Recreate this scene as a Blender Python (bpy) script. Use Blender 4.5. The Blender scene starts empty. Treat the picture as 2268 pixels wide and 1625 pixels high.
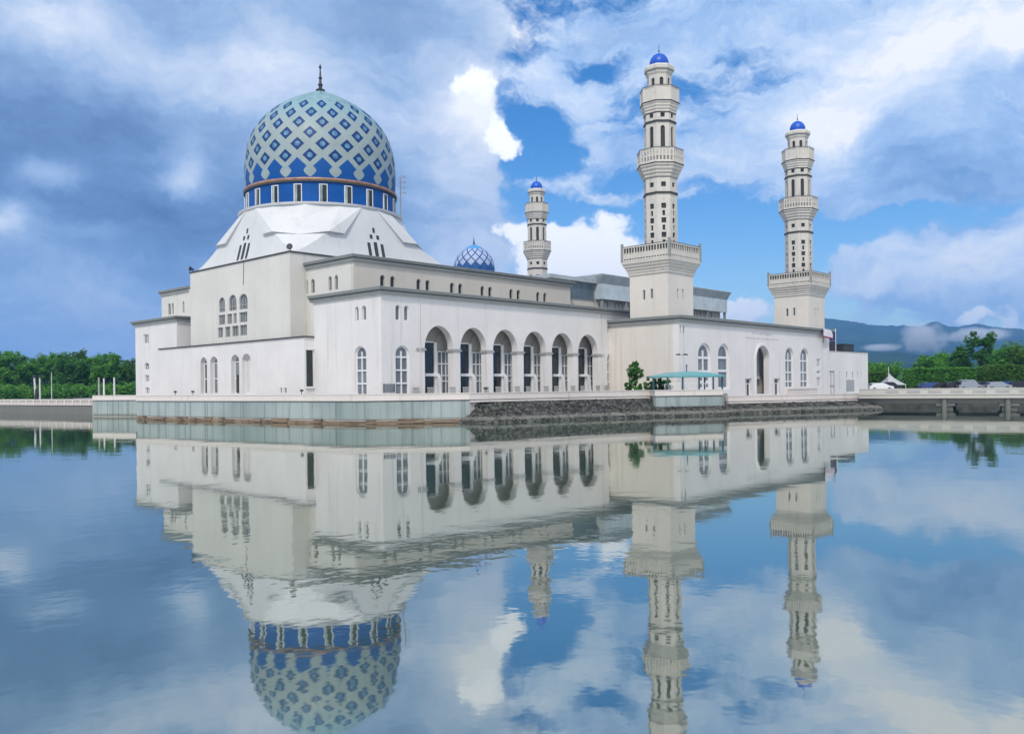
import bpy, bmesh, math, random
from mathutils import Vector, Matrix, noise
from mathutils.geometry import tessellate_polygon
random.seed(7)
PI = math.pi
scene = bpy.context.scene
COL = scene.collection

# ------------------------------------------------------------------ camera
CAM = Vector((-51.55, -66.44, 3.19)); AZ = math.radians(43.54); ROLL = 0.0109
FPX = 1894.94; U0 = 1134.0; VH = 857.13           # picture units: 2268 wide
FW = Vector((math.cos(AZ), math.sin(AZ))); RT = Vector((math.sin(AZ), -math.cos(AZ)))
cam = bpy.data.cameras.new('camera'); camo = bpy.data.objects.new('camera', cam); COL.objects.link(camo)
cam.sensor_width = 36; cam.lens = 36*FPX/2268; cam.shift_y = (VH-812.5)/2268
cam.clip_start = 0.5; cam.clip_end = 60000
camo.matrix_world = Matrix.Translation(CAM) @ Matrix.Rotation(AZ-PI/2, 4, 'Z') @ Matrix.Rotation(PI/2, 4, 'X') @ Matrix.Rotation(-ROLL, 4, 'Z')
scene.camera = camo

def ray(u, v):
    U = u-U0; V = v-VH
    a = U*math.cos(ROLL)-V*math.sin(ROLL); b = U*math.sin(ROLL)+V*math.cos(ROLL)
    h = FW+RT*(a/FPX)
    return Vector((h.x, h.y, -b/FPX))
def dep(u, v, D): return CAM+ray(u, v)*D
def at(u, D):                                     # ground position at depth D
    p = dep(u, VH, D); return Vector((p.x, p.y, 0))
def hz(v, u, D): return dep(u, v, D).z

# ------------------------------------------------------------------ colour management
scene.view_settings.view_transform = 'Standard'; scene.view_settings.look = 'None'
scene.view_settings.exposure = 0.0; scene.view_settings.gamma = 1.0
scene.view_settings.use_curve_mapping = False
scene.render.engine = 'CYCLES'
try:
    scene.cycles.max_bounces = 6; scene.cycles.volume_bounces = 1; scene.cycles.transparent_max_bounces = 16
except Exception: pass

# ------------------------------------------------------------------ node helpers
class NT:
    def __init__(s, tree): s.t = tree; s.n = tree.nodes; s.l = tree.links
    def new(s, typ, **kw):
        nd = s.n.new(typ)
        for k, v in kw.items(): setattr(nd, k, v)
        return nd
    def put(s, sock, v):
        if hasattr(v, 'is_output') or isinstance(v, bpy.types.NodeSocket): s.l.new(v, sock)
        elif v is not None: sock.default_value = v
    def math(s, op, a, b=None, c=None, clamp=False):
        nd = s.new('ShaderNodeMath', operation=op, use_clamp=clamp)
        s.put(nd.inputs[0], a)
        if b is not None: s.put(nd.inputs[1], b)
        if c is not None: s.put(nd.inputs[2], c)
        return nd.outputs[0]
    def vmath(s, op, a, b=None):
        nd = s.new('ShaderNodeVectorMath', operation=op)
        s.put(nd.inputs[0], a)
        if b is not None: s.put(nd.inputs['Scale'] if op == 'SCALE' else nd.inputs[1], b)
        return nd.outputs['Value'] if op in ('DOT_PRODUCT', 'LENGTH') else nd.outputs[0]
    def noise(s, vec, scale, detail=4, rough=0.55, dist=0.0, out='Fac', lac=2.0):
        nd = s.new('ShaderNodeTexNoise')
        s.put(nd.inputs['Vector'], vec)
        nd.inputs['Scale'].default_value = scale; nd.inputs['Detail'].default_value = detail
        nd.inputs['Roughness'].default_value = rough; nd.inputs['Distortion'].default_value = dist
        nd.inputs['Lacunarity'].default_value = lac
        return nd.outputs[out]
    def smooth(s, x, lo, hi, a=0.0, b=1.0):
        nd = s.new('ShaderNodeMapRange', interpolation_type='SMOOTHSTEP')
        s.put(nd.inputs['Value'], x); s.put(nd.inputs['From Min'], lo); s.put(nd.inputs['From Max'], hi)
        s.put(nd.inputs['To Min'], a); s.put(nd.inputs['To Max'], b); return nd.outputs[0]
    def mix(s, f, a, b, typ='MIX'):
        nd = s.new('ShaderNodeMix', data_type='RGBA', blend_type=typ, clamp_factor=True)
        s.put(nd.inputs['Factor'], f); s.put(nd.inputs['A'] if False else nd.inputs[6], a); s.put(nd.inputs[7], b)
        return nd.outputs[2]
    def map(s, vec, scale=(1, 1, 1), loc=(0, 0, 0), rot=(0, 0, 0)):
        nd = s.new('ShaderNodeMapping'); s.put(nd.inputs['Vector'], vec)
        nd.inputs['Scale'].default_value = scale; nd.inputs['Location'].default_value = loc; nd.inputs['Rotation'].default_value = rot
        return nd.outputs[0]
def srgb(r, g, b, a=1.0):
    f = lambda c: (c/255/12.92) if c/255 <= 0.04045 else ((c/255+0.055)/1.055)**2.4
    return (f(r), f(g), f(b), a)

# ------------------------------------------------------------------ sky and sun
SUN_AZ = math.radians(212); SUN_EL = math.radians(48)
world = bpy.data.worlds.new('World'); scene.world = world; world.use_nodes = True
# weather features by direction: (u, v, half width, half height, amount), turned into compass angle and elevation
MASS = [(1500, 30, 260, 70, 0.5), (1130, 560, 90, 120, 0.35), (1060, 420, 120, 170, 0.5), (1010, 170, 90, 130, 0.3), (1230, 120, 70, 40, -0.2), (1950, 672, 90, 20, 0.7), (2070, 694, 110, 14, 0.6), (2010, 640, 40, 14, .4), (1230, 60, 150, 60, 0.5)]
MASS_L = [(1050, 215, 50, 50, .28), (1080, 290, 40, 50, .22), (380, 60, 180, 60, -.14), (100, 270, 260, 90, -.18), (180, 455, 330, 90, -.26), (420, 330, 200, 60, -.08), (860, 40, 120, 60, -.12), (420, 520, 260, 80, -.16), (900, 110, 150, 110, -.12), (1000, 480, 130, 120, -.10), (330, 150, 240, 60, .26), (620, 120, 200, 80, .22),
          (80, 40, 120, 40, .32), (415, 375, 40, 50, .36), (395, 405, 60, 30, .22), (110, 375, 60, 32, .40), (20, 480, 60, 34, .55), (240, 510, 80, 22, .2), (1190, 40, 170, 60, .40), (1120, 600, 150, 60, .28), (1040, 300, 110, 150, .24), (960, 380, 80, 200, .12), (700, 260, 160, 80, .1), (1450, 30, 200, 50, .2), (1010, 60, 100, 50, -.1), (1940, 676, 100, 30, .06), (1100, 430, 60, 60, .15), (160, 680, 320, 90, .10)]
VEIL = [(1430, 70, 240, 70, .36), (1250, 190, 110, 80, .30), (1340, 335, 110, 45, .40), (1650, 330, 170, 60, .36), (1850, 390, 260, 120, .34), (2100, 300, 300, 200, .40), (1980, 110, 260, 140, .42), (2150, 575, 200, 50, .40), (1960, 610, 170, 34, .34), (1400, 440, 110, 16, .36),
        (1240, 405, 90, 26, .34), (2120, 640, 200, 60, .34), (1560, 520, 130, 14, .16), (1960, 465, 90, 16, .2), (1350, 118, 56, 22, -.55), (1180, 300, 40, 60, -.4), (1235, 350, 60, 50, -.5), (1390, 410, 60, 20, -.3), (1560, 460, 150, 60, -.40), (1650, 570, 160, 90, -.55), (1900, 530, 170, 36, -.40), (1270, 465, 90, 22, -.42), (1600, 650, 120, 60, -.4), (1700, 150, 110, 60, -.16), (1230, 235, 20, 60, -.2), (2060, 480, 150, 26, -.3)]
VEIL_L = [(2170, 595, 190, 26, .30), (1930, 640, 120, 20, .22), (2040, 95, 150, 70, .50), (1845, 270, 60, 40, .62), (1900, 210, 90, 50, .35), (2110, 400, 230, 70, -.26), (2200, 250, 120, 120, -.12), (1420, 40, 200, 50, -.15), (2250, 40, 50, 30, .5), (1150, 70, 80, 60, .4), (2150, 560, 160, 20, .25), (1650, 320, 120, 40, .12), (1780, 330, 90, 60, .3), (1960, 560, 100, 20, .2)]
PUFF = [(1040, 188, 40, 30, .75), (1066, 250, 26, 40, .62), (1118, 327, 36, 28, .9), (1090, 290, 26, 26, .5), (1335, 548, 80, 62, 1.1), (1262, 575, 70, 50, 1.0), (1395, 600, 50, 50, .9), (1150, 530, 34, 22, .8), (1672, 692, 60, 26, 1.0), (1640, 672, 20, 14, .6), (2252, 690, 26, 34, .9), (2160, 686, 40, 12, .7), (1855, 272, 40, 26, .5), (1250, 520, 24, 16, .5), (1200, 590, 60, 30, .7)]
def build_world():
    T = NT(world.node_tree); T.n.clear()
    nrm = T.vmath('NORMALIZE', T.new('ShaderNodeTexCoord').outputs['Generated'])
    sky = T.new('ShaderNodeTexSky', sky_type='NISHITA', sun_disc=False)
    sky.sun_elevation = SUN_EL; sky.sun_rotation = PI/2-SUN_AZ
    sky.air_density = 1.0; sky.dust_density = 0.2; sky.ozone_density = 2.0
    hsv = T.new('ShaderNodeHueSaturation'); T.l.new(sky.outputs[0], hsv.inputs['Color'])
    hsv.inputs['Saturation'].default_value = 1.45; hsv.inputs['Value'].default_value = 1.22; hsv.inputs['Hue'].default_value = 0.507
    warp = T.vmath('SUBTRACT', T.noise(nrm, 7.0, 5, 0.62, out='Color'), (0.5, 0.5, 0.5))
    def angles(vec):
        fwd = T.vmath('DOT_PRODUCT', vec, (FW.x, FW.y, 0)); lef = T.vmath('DOT_PRODUCT', vec, (-RT.x, -RT.y, 0))
        az = T.math('ARCTAN2', lef, fwd); z = T.vmath('DOT_PRODUCT', vec, (0, 0, 1)); el = T.math('ARCSINE', z)
        c = T.new('ShaderNodeCombineXYZ'); T.l.new(az, c.inputs[0]); T.l.new(el, c.inputs[1]); return c.outputs[0], az, el
    def blobs(P, lst, acc):
        for (u, v, ru, rv, amp) in lst:
            r = ray(u, v).normalized(); f = r.x*FW.x+r.y*FW.y; l = -(r.x*RT.x+r.y*RT.y)
            az = math.atan2(l, f); el = math.asin(r.z); su = FPX/ru; sv = FPX/rv
            nd = T.new('ShaderNodeVectorMath', operation='MULTIPLY_ADD'); T.l.new(P, nd.inputs[0]); nd.inputs[1].default_value = (su, sv, 0); nd.inputs[2].default_value = (-az*su, -el*sv, 0)
            q = T.vmath('DOT_PRODUCT', nd.outputs[0], nd.outputs[0]); e = T.math('POWER', 0.45, q)
            acc = T.math('MULTIPLY_ADD', e, amp, acc)
        return acc
    w_soft = T.vmath('ADD', nrm, T.vmath('SCALE', warp, 0.11)); w_fine = T.vmath('ADD', nrm, T.vmath('SCALE', warp, 0.12))
    P1, az1, el1 = angles(T.vmath('NORMALIZE', w_soft)); P2, az2, el2 = angles(T.vmath('NORMALIZE', w_fine)); P0, az0, el0 = angles(nrm)
    st = T.map(w_soft, (1, 1, 2.6))
    n1 = T.noise(st, 5.0, 7, 0.60, 0.08); n2 = T.noise(T.map(nrm, (1, 1, 1.7)), 3.4, 5, 0.5, 0.2); n3 = T.noise(nrm, 22.0, 5, 0.58); n4 = T.noise(st, 16.0, 6, 0.62, 0.08)
    # thin high veil
    veil = blobs(P1, VEIL, T.math('MULTIPLY_ADD', n4, 0.75, T.math('MULTIPLY', n1, 0.65)))
    m1 = T.math('MULTIPLY', T.smooth(veil, 0.66, 0.98), 0.95)
    vl = blobs(P1, VEIL_L, T.math('MULTIPLY_ADD', T.math('SUBTRACT', n4, 0.5), 0.9, T.math('MULTIPLY_ADD', T.math('SUBTRACT', n1, 0.5), 0.8, 0.50)))
    def ramp(fac, stops):
        r = T.new('ShaderNodeValToRGB'); T.l.new(fac, r.inputs[0]); cr = r.color_ramp
        cr.elements[0].position = stops[0][0]; cr.elements[0].color = srgb(*stops[0][1]); cr.elements[1].position = stops[-1][0]; cr.elements[1].color = srgb(*stops[-1][1])
        for p, c in stops[1:-1]: e = cr.elements.new(p); e.color = srgb(*c)
        return T.vmath('SCALE', r.outputs[0], 10.0)
    c1 = ramp(vl, [(0.0, (116, 154, 206)), (0.4, (166, 197, 238)), (0.72, (218, 232, 252)), (1.0, (255, 255, 255))])
    # heavy smooth mass on the left, and behind the photographer
    edge = T.smooth(az1, -0.02, 0.075, -0.25, 1.0)
    behind = T.smooth(T.math('ABSOLUTE', az0), 0.75, 1.3)
    mass = blobs(P1, MASS, T.math('ADD', edge, T.math('MULTIPLY', T.math('SUBTRACT', n1, 0.5), 1.1)))
    m2 = T.math('MAXIMUM', T.smooth(mass, 0.28, 0.62), behind)
    ml = blobs(P1, MASS_L, T.math('MULTIPLY_ADD', T.math('SUBTRACT', n2, 0.5), 0.55, T.math('MULTIPLY_ADD', T.math('SUBTRACT', n1, 0.5), 0.55, T.math('MULTIPLY_ADD', T.math('SUBTRACT', n4, 0.5), 0.42, 0.44))))
    ml = T.math('MULTIPLY_ADD', behind, 0.45, ml)  # unseen cloud behind the view set brighter, as added fill light
    c2 = ramp(ml, [(0.0, (80, 108, 152)), (0.25, (112, 144, 190)), (0.5, (154, 182, 220)), (0.75, (203, 217, 240)), (1.0, (250, 252, 255))])
    # crisp bright cumulus heads
    pb = blobs(P2, PUFF, 0.0)
    puff = T.math('MULTIPLY_ADD', T.math('MULTIPLY_ADD', T.math('SUBTRACT', n3, 0.5), 2.0, T.math('MULTIPLY', T.math('SUBTRACT', n4, 0.5), 0.7)), T.smooth(pb, 0.04, 0.35), pb)
    m3 = T.smooth(puff, 0.30, 0.70)
    c3 = ramp(T.math('ADD', T.math('MULTIPLY', puff, 0.6), T.math('MULTIPLY', n3, 0.5)), [(0.2, (196, 214, 242)), (0.55, (244, 248, 255)), (0.8, (255, 255, 255))])
    c3 = T.vmath('SCALE', c3, 1.12)
    col = T.mix(m1, hsv.outputs[0], c1); col = T.mix(m2, col, c2); col = T.mix(m3, col, c3)
    bg = T.new('ShaderNodeBackground'); T.l.new(col, bg.inputs['Color']); bg.inputs['Strength'].default_value = 0.113
    out = T.new('ShaderNodeOutputWorld'); T.l.new(bg.outputs[0], out.inputs['Surface'])
build_world()
sun = bpy.data.lights.new('sun', 'SUN'); suno = bpy.data.objects.new('sun', sun); COL.objects.link(suno)
sun.energy = 2.6; sun.angle = math.radians(5); sun.color = (1.0, 0.93, 0.83)
suno.rotation_euler = Vector((math.cos(SUN_AZ)*math.cos(SUN_EL), math.sin(SUN_AZ)*math.cos(SUN_EL), math.sin(SUN_EL))).to_track_quat('Z', 'Y').to_euler()
suno.location = (-100, -100, 150)

# ------------------------------------------------------------------ materials
def base_mat(name):
    m = bpy.data.materials.new(name); m.use_nodes = True
    T = NT(m.node_tree); b = T.n['Principled BSDF']
    return m, T, b
def bump(T, b, h, strength=0.3, dist=0.02):
    nd = T.new('ShaderNodeBump'); T.put(nd.inputs['Height'], h)
    nd.inputs['Strength'].default_value = strength; nd.inputs['Distance'].default_value = dist
    T.l.new(nd.outputs[0], b.inputs['Normal'])
def plain(name, col, rough=0.6, var=0.1, scale=3.0, metal=0.0, bmp=0.0, spec=0.5):
    m, T, b = base_mat(name)
    pos = T.new('ShaderNodeTexCoord').outputs['Object']
    n = T.noise(pos, scale, 5, 0.6)
    c = tuple(col[:3])+(1,)
    T.put(b.inputs['Base Color'], T.mix(T.smooth(n, 0.3, 0.7), tuple(x*(1-var) for x in c[:3])+(1,), tuple(min(1, x*(1+var)) for x in c[:3])+(1,)))
    b.inputs['Roughness'].default_value = rough; b.inputs['Metallic'].default_value = metal
    b.inputs['Specular IOR Level'].default_value = spec
    if bmp: bump(T, b, T.noise(pos, scale*6, 4, 0.6), bmp, 0.03)
    return m
def plaster(name, col, dirt=0.12, streak=0.12, dirtcol=(0.30, 0.29, 0.25)):
    m, T, b = base_mat(name)
    pos = T.new('ShaderNodeNewGeometry').outputs['Position']
    big = T.noise(pos, 0.22, 5, 0.6); fine = T.noise(pos, 2.2, 6, 0.65)
    st = T.noise(T.map(pos, (1.3, 1.3, 0.06)), 1.0, 5, 0.62)
    c = tuple(col)+(1,)
    col1 = T.mix(T.smooth(big, 0.35, 0.7), tuple(x*0.95 for x in col)+(1,), tuple(min(1, x*1.03) for x in col)+(1,))
    col2 = T.mix(T.math('MULTIPLY', T.smooth(fine, 0.52, 0.85), dirt), col1, dirtcol+(1,))
    col3 = T.mix(T.math('MULTIPLY', T.smooth(st, 0.54, 0.80), streak), col2, dirtcol+(1,))
    T.put(b.inputs['Base Color'], col3); b.inputs['Roughness'].default_value = 0.8; b.inputs['Specular IOR Level'].default_value = 0.25
    bump(T, b, T.noise(pos, 6.0, 6, 0.7), 0.12, 0.03)
    return m
M = {}
M['white'] = plaster('white_plaster', (0.72, 0.70, 0.69), 0.16, 0.36)
M['warm'] = plaster('warm_plaster', (0.58, 0.545, 0.49), 0.16, 0.34)
M['hall'] = plaster('grey_plaster', (0.655, 0.64, 0.60), 0.16, 0.34)
M['cream'] = plaster('cream_plaster', (0.67, 0.63, 0.575), 0.16, 0.32)
M['stone'] = plaster('stone_render', (0.61, 0.58, 0.53), 0.5, 0.45, (0.16, 0.15, 0.13))
M['bright'] = plaster('bright_paint', (0.64, 0.65, 0.665), 0.12, 0.26)
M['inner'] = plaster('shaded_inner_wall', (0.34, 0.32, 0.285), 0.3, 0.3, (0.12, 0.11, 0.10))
M['trim'] = plaster('weathered_trim', (0.285, 0.305, 0.295), 0.3, 0.3, (0.1, 0.11, 0.1))
M['trimlight'] = plaster('pale_trim', (0.36, 0.37, 0.36), 0.3, 0.3, (0.13, 0.14, 0.13))
M['darkline'] = plain('dark_flashing_and_shade', (0.045, 0.045, 0.045), 0.7)  # also colours the minaret strips that stand for moulding shade
M['parapet'] = plaster('parapet_paint', (0.68, 0.625, 0.59), 0.3, 0.4, (0.35, 0.28, 0.22))
M['pave'] = plaster('terrace_paving', (0.42, 0.40, 0.37), 0.3, 0.1)
M['roof'] = plain('roof_felt', (0.22, 0.22, 0.21), 0.9, 0.2)
M['dark'] = plain('shadowed_opening', (0.03, 0.033, 0.035), 0.5, 0.3)
M['frame'] = plain('white_frame', (0.74, 0.74, 0.74), 0.5, 0.04)
M['iron'] = plain('black_iron', (0.03, 0.03, 0.032), 0.5)
M['orange'] = plain('copper_band', (0.36, 0.20, 0.13), 0.45, 0.25, 1.5)
M['pole'] = plain('pale_metal_pole', (0.66, 0.64, 0.66), 0.5)
M['concrete'] = plaster('bridge_concrete', (0.52, 0.50, 0.46), 0.3, 0.3)
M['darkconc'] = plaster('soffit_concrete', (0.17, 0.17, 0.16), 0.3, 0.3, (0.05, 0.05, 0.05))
M['cladding'] = plain('blue_grey_cladding', (0.50, 0.575, 0.62), 0.4, 0.12, 0.6)
M['fascia'] = plain('roof_fascia', (0.42, 0.465, 0.495), 0.45, 0.15, 0.6)
M['teal'] = plain('teal_sheet_roof', (0.13, 0.36, 0.38), 0.35, 0.12, 0.8)
M['tealpost'] = plain('dark_teal_post', (0.03, 0.10, 0.13), 0.4)
M['bark'] = plain('bark', (0.10, 0.075, 0.055), 0.9, 0.3, 4)
M['rubber'] = plain('tyre_rubber', (0.02, 0.02, 0.02), 0.8)
def glass(name, col, rough=0.08):
    m, T, b = base_mat(name)
    pos = T.new('ShaderNodeNewGeometry').outputs['Position']
    n = T.noise(T.map(pos, (1, 1, 0.4)), 0.9, 3, 0.5)
    T.put(b.inputs['Base Color'], T.mix(T.smooth(n, 0.35, 0.65), tuple(x*0.6 for x in col)+(1,), tuple(col)+(1,)))
    b.inputs['Roughness'].default_value = rough; b.inputs['Specular IOR Level'].default_value = 0.6
    return m
M['glassdark'] = glass('dark_glass', (0.016, 0.024, 0.026))
M['glassgrey'] = glass('curtained_glass', (0.21, 0.23, 0.25))
M['glassblue'] = glass('blue_glass', (0.10, 0.15, 0.18))
def leaf(name, a, b_):
    m, T, b = base_mat(name)
    g = T.new('ShaderNodeNewGeometry'); out = T.n['Material Output']
    n = T.noise(g.outputs['Position'], 0.35, 3, 0.6)
    rnd = g.outputs['Random Per Island']
    f = T.math('ADD', T.math('MULTIPLY', rnd, 0.55), T.math('MULTIPLY', n, 0.5))
    c = T.mix(T.smooth(f, 0.2, 0.85), tuple(a)+(1,), tuple(b_)+(1,))
    T.put(b.inputs['Base Color'], c)
    b.inputs['Roughness'].default_value = 0.55; b.inputs['Specular IOR Level'].default_value = 0.25
    tr = T.new('ShaderNodeBsdfTranslucent'); T.put(tr.inputs['Color'], c)
    mx = T.new('ShaderNodeMixShader'); mx.inputs[0].default_value = 0.5; T.l.new(b.outputs[0], mx.inputs[1]); T.l.new(tr.outputs[0], mx.inputs[2]); T.l.new(mx.outputs[0], out.inputs['Surface'])
    return m
M['leaf1'] = leaf('leaf_green', (0.062, 0.20, 0.028), (0.19, 0.46, 0.065))
M['leaf2'] = leaf('leaf_deep', (0.036, 0.13, 0.024), (0.12, 0.32, 0.055))
M['leaf3'] = leaf('leaf_fresh', (0.045, 0.13, 0.016), (0.16, 0.32, 0.04))
def dome_mat(name, n_around, phase, z0, step, cap_row, dark=False):
    """blue dome tiles under a pale diagonal lattice; object z and angle give the lattice cells"""
    m, T, b = base_mat(name)
    pos = T.new('ShaderNodeTexCoord').outputs['Object']
    sx = T.new('ShaderNodeSeparateXYZ'); T.l.new(pos, sx.inputs[0])
    ang = T.math('ARCTAN2', sx.outputs[1], sx.outputs[0])
    U = T.math('ADD', T.math('MULTIPLY', T.math('SUBTRACT', ang, phase), n_around/(2*PI)), 200.0)
    V = T.math('DIVIDE', T.math('SUBTRACT', sx.outputs[2], z0), step)
    H = T.math('MULTIPLY', V, 0.5)
    A = T.math('FRACT', T.math('ADD', T.math('ADD', U, H), 50.0)); B = T.math('FRACT', T.math('ADD', T.math('SUBTRACT', U, H), 50.0))
    fa = T.math('ABSOLUTE', T.math('SUBTRACT', A, 0.5)); fb = T.math('ABSOLUTE', T.math('SUBTRACT', B, 0.5))
    mx = T.math('MAXIMUM', fa, fb)
    rad = T.math('SQRT', T.math('ADD', T.math('MULTIPLY', fa, fa), T.math('MULTIPLY', fb, fb)))
    small = T.math('LESS_THAN', mx, 0.41 if dark else 0.29)
    eye = T.math('LESS_THAN', rad, 0.155 if not dark else 0.0)
    # the tall blue points of the first row
    fu = T.math('ABSOLUTE', T.math('SUBTRACT', T.math('FRACT', U), 0.5))     # 0 between two lobes, .5 at a lobe
    big_d = T.math('ADD', fu, T.math('MULTIPLY', T.math('MAXIMUM', V, 0.0), 0.5))
    big = T.math('LESS_THAN', big_d, 0.415)
    below = T.math('LESS_THAN', V, 0.0)
    big = T.math('MAXIMUM', big, below)
    lu = T.math('SUBTRACT', 0.5, fu)
    lv = T.math('ABSOLUTE', T.math('ADD', V, 0.30))
    lob = T.math('LESS_THAN', T.math('ADD', T.math('POWER', T.math('DIVIDE', lu, 0.25), 1.35), T.math('POWER', T.math('DIVIDE', lv, 0.52), 1.35)), 1.0)
    blue_lo = srgb(0, 78, 150); blue_hi = srgb(4, 52, 112)
    band = srgb(150, 166, 168)
    if dark: blue_lo = srgb(44, 92, 152); blue_hi = srgb(166, 182, 212); band = srgb(40, 80, 140)
    nz = T.noise(pos, 0.7, 4, 0.6)
    bandc = T.mix(T.smooth(nz, 0.3, 0.7), tuple(x*0.88 for x in band[:3])+(1,), band)
    bandc = T.mix(T.smooth(V, 3.5, 6.5), bandc, srgb(132, 164, 172)) if not dark else bandc
    eyec = T.mix(T.smooth(T.noise(pos, 3.0, 2), 0.4, 0.6), srgb(64, 112, 146), srgb(104, 146, 172))
    cell = T.mix(eye, blue_hi, eyec)
    upper = T.mix(small, bandc, cell)
    lower = T.mix(lob, blue_lo, bandc)
    first = T.mix(big, upper, lower)
    col = T.mix(T.math('GREATER_THAN', V, 1.0), first, upper)
    capc = T.mix(T.smooth(T.noise(pos, 0.8, 5, 0.6), 0.35, 0.65), srgb(118, 152, 162), srgb(142, 172, 178))
    if dark: capc = srgb(86, 152, 210)
    col = T.mix(T.smooth(V, cap_row-0.08, cap_row+0.08), col, capc)
    T.put(b.inputs['Base Color'], col)
    b.inputs['Roughness'].default_value = 0.5; b.inputs['Specular IOR Level'].default_value = 0.3
    hgt = T.math('SUBTRACT', 1.0, T.math('MULTIPLY', small, T.math('GREATER_THAN', V, 0.85)))
    bump(T, b, hgt, 0.5, 0.12)
    return m
def water_mat():
    m, T, b = base_mat('lagoon_water')
    T.n.remove(b)
    out = T.n['Material Output']
    pos = T.new('ShaderNodeNewGeometry').outputs['Position']
    r1 = T.noise(T.map(pos, (1, 1, 1)), 0.55, 4, 0.55); r2 = T.noise(pos, 0.06, 3, 0.5)
    h = T.math('ADD', T.math('MULTIPLY', r1, T.smooth(r2, 0.35, 0.7, 0.25, 1.0)), T.math('MULTIPLY', r2, 1.5))
    bp = T.new('ShaderNodeBump'); T.put(bp.inputs['Height'], h); bp.inputs['Strength'].default_value = 0.16; bp.inputs['Distance'].default_value = 0.06
    gl = T.new('ShaderNodeBsdfGlossy'); gl.inputs['Color'].default_value = (0.93, 0.955, 0.915, 1); gl.inputs['Roughness'].default_value = 0.03
    T.l.new(bp.outputs[0], gl.inputs['Normal'])
    df = T.new('ShaderNodeBsdfDiffuse')
    T.put(df.inputs['Color'], T.mix(T.smooth(r2, 0.3, 0.7), (0.040, 0.074, 0.054, 1), (0.052, 0.088, 0.066, 1)))
    fr = T.new('ShaderNodeFresnel'); fr.inputs['IOR'].default_value = 3.4; T.l.new(bp.outputs[0], fr.inputs['Normal'])
    fac = T.math('MULTIPLY_ADD', fr.outputs[0], 0.80, 0.26, clamp=True)
    mx = T.new('ShaderNodeMixShader'); T.put(mx.inputs[0], fac); T.l.new(df.outputs[0], mx.inputs[1]); T.l.new(gl.outputs[0], mx.inputs[2])
    T.l.new(mx.outputs[0], out.inputs['Surface'])
    return m
M['water'] = water_mat()
def panel_mat():
    m, T, b = base_mat('green_grey_panels')
    pos = T.new('ShaderNodeNewGeometry').outputs['Position']
    st = T.noise(T.map(pos, (1.6, 1.6, 0.05)), 1.0, 6, 0.7); big = T.noise(pos, 0.12, 3, 0.5); fine = T.noise(pos, 3.0, 6, 0.7)
    sz = T.new('ShaderNodeSeparateXYZ'); T.l.new(pos, sz.inputs[0])
    c = T.mix(T.smooth(big, 0.4, 0.6), (0.27, 0.325, 0.315, 1), (0.355, 0.41, 0.40, 1))
    c = T.mix(T.math('MULTIPLY', T.smooth(st, 0.46, 0.66), 0.62), c, (0.13, 0.165, 0.16, 1))
    c = T.mix(T.math('MULTIPLY', T.smooth(T.math('ADD', sz.outputs[2], T.math('MULTIPLY', fine, 0.35)), 0.75, 0.35), 0.75), c, (0.13, 0.12, 0.09, 1))
    T.put(b.inputs['Base Color'], c); b.inputs['Roughness'].default_value = 0.45
    return m
M['panel'] = panel_mat()
def rust_mat():
    m, T, b = base_mat('rusty_footing')
    pos = T.new('ShaderNodeNewGeometry').outputs['Position']
    n = T.noise(T.map(pos, (0.5, 0.5, 2)), 1.0, 6, 0.7); n2 = T.noise(pos, 0.3, 3)
    c = T.mix(T.smooth(n, 0.35, 0.65), (0.10, 0.07, 0.045, 1), (0.27, 0.20, 0.14, 1))
    c = T.mix(T.smooth(n2, 0.5, 0.62), c, (0.22, 0.15, 0.10, 1))
    T.put(b.inputs['Base Color'], c); b.inputs['Roughness'].default_value = 0.85
    return m
M['rust'] = rust_mat()
def rock_mat():
    m, T, b = base_mat('dark_rubble_stone')
    pos = T.new('ShaderNodeNewGeometry').outputs['Position']
    vo = T.new('ShaderNodeTexVoronoi'); T.put(vo.inputs['Vector'], T.vmath('ADD', pos, T.vmath('SCALE', T.noise(pos, 1.5, 3, 0.6, out='Color'), 0.5))); vo.inputs['Scale'].default_value = 3.2
    n = T.noise(pos, 5.0, 5, 0.7)
    sz = T.new('ShaderNodeSeparateXYZ'); T.l.new(pos, sz.inputs[0])
    rr = T.new('ShaderNodeSeparateColor'); T.l.new(vo.outputs['Color'], rr.inputs[0])
    c = T.mix(T.smooth(T.math('ADD', T.math('MULTIPLY', rr.outputs[0], 0.6), T.math('MULTIPLY', n, 0.5)), 0.3, 0.95), (0.024, 0.025, 0.022, 1), (0.15, 0.15, 0.13, 1))
    wl = T.smooth(T.math('ABSOLUTE', T.math('SUBTRACT', sz.outputs[2], T.math('MULTIPLY_ADD', n, 0.3, 0.25))), 0.25, 0.0)
    c = T.mix(T.math('MULTIPLY', wl, 0.55), c, (0.33, 0.33, 0.29, 1))
    T.put(b.inputs['Base Color'], c); b.inputs['Roughness'].default_value = 0.9
    bump(T, b, T.math('ADD', T.math('MULTIPLY', vo.outputs['Distance'], -1.0), T.math('MULTIPLY', n, 0.4)), 1.0, 0.25)
    return m
M['rock'] = rock_mat()
def ground_mat():
    m, T, b = base_mat('shore_grass_and_soil')
    pos = T.new('ShaderNodeNewGeometry').outputs['Position']
    n = T.noise(pos, 0.08, 6, 0.65); n2 = T.noise(pos, 1.5, 5, 0.7)
    c = T.mix(T.smooth(n, 0.42, 0.6), (0.20, 0.19, 0.15, 1), (0.05, 0.09, 0.025, 1))
    c = T.mix(T.math('MULTIPLY', T.smooth(n2, 0.5, 0.8), 0.4), c, (0.08, 0.08, 0.05, 1))
    T.put(b.inputs['Base Color'], c); b.inputs['Roughness'].default_value = 0.95
    return m
M['ground'] = ground_mat()
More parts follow.
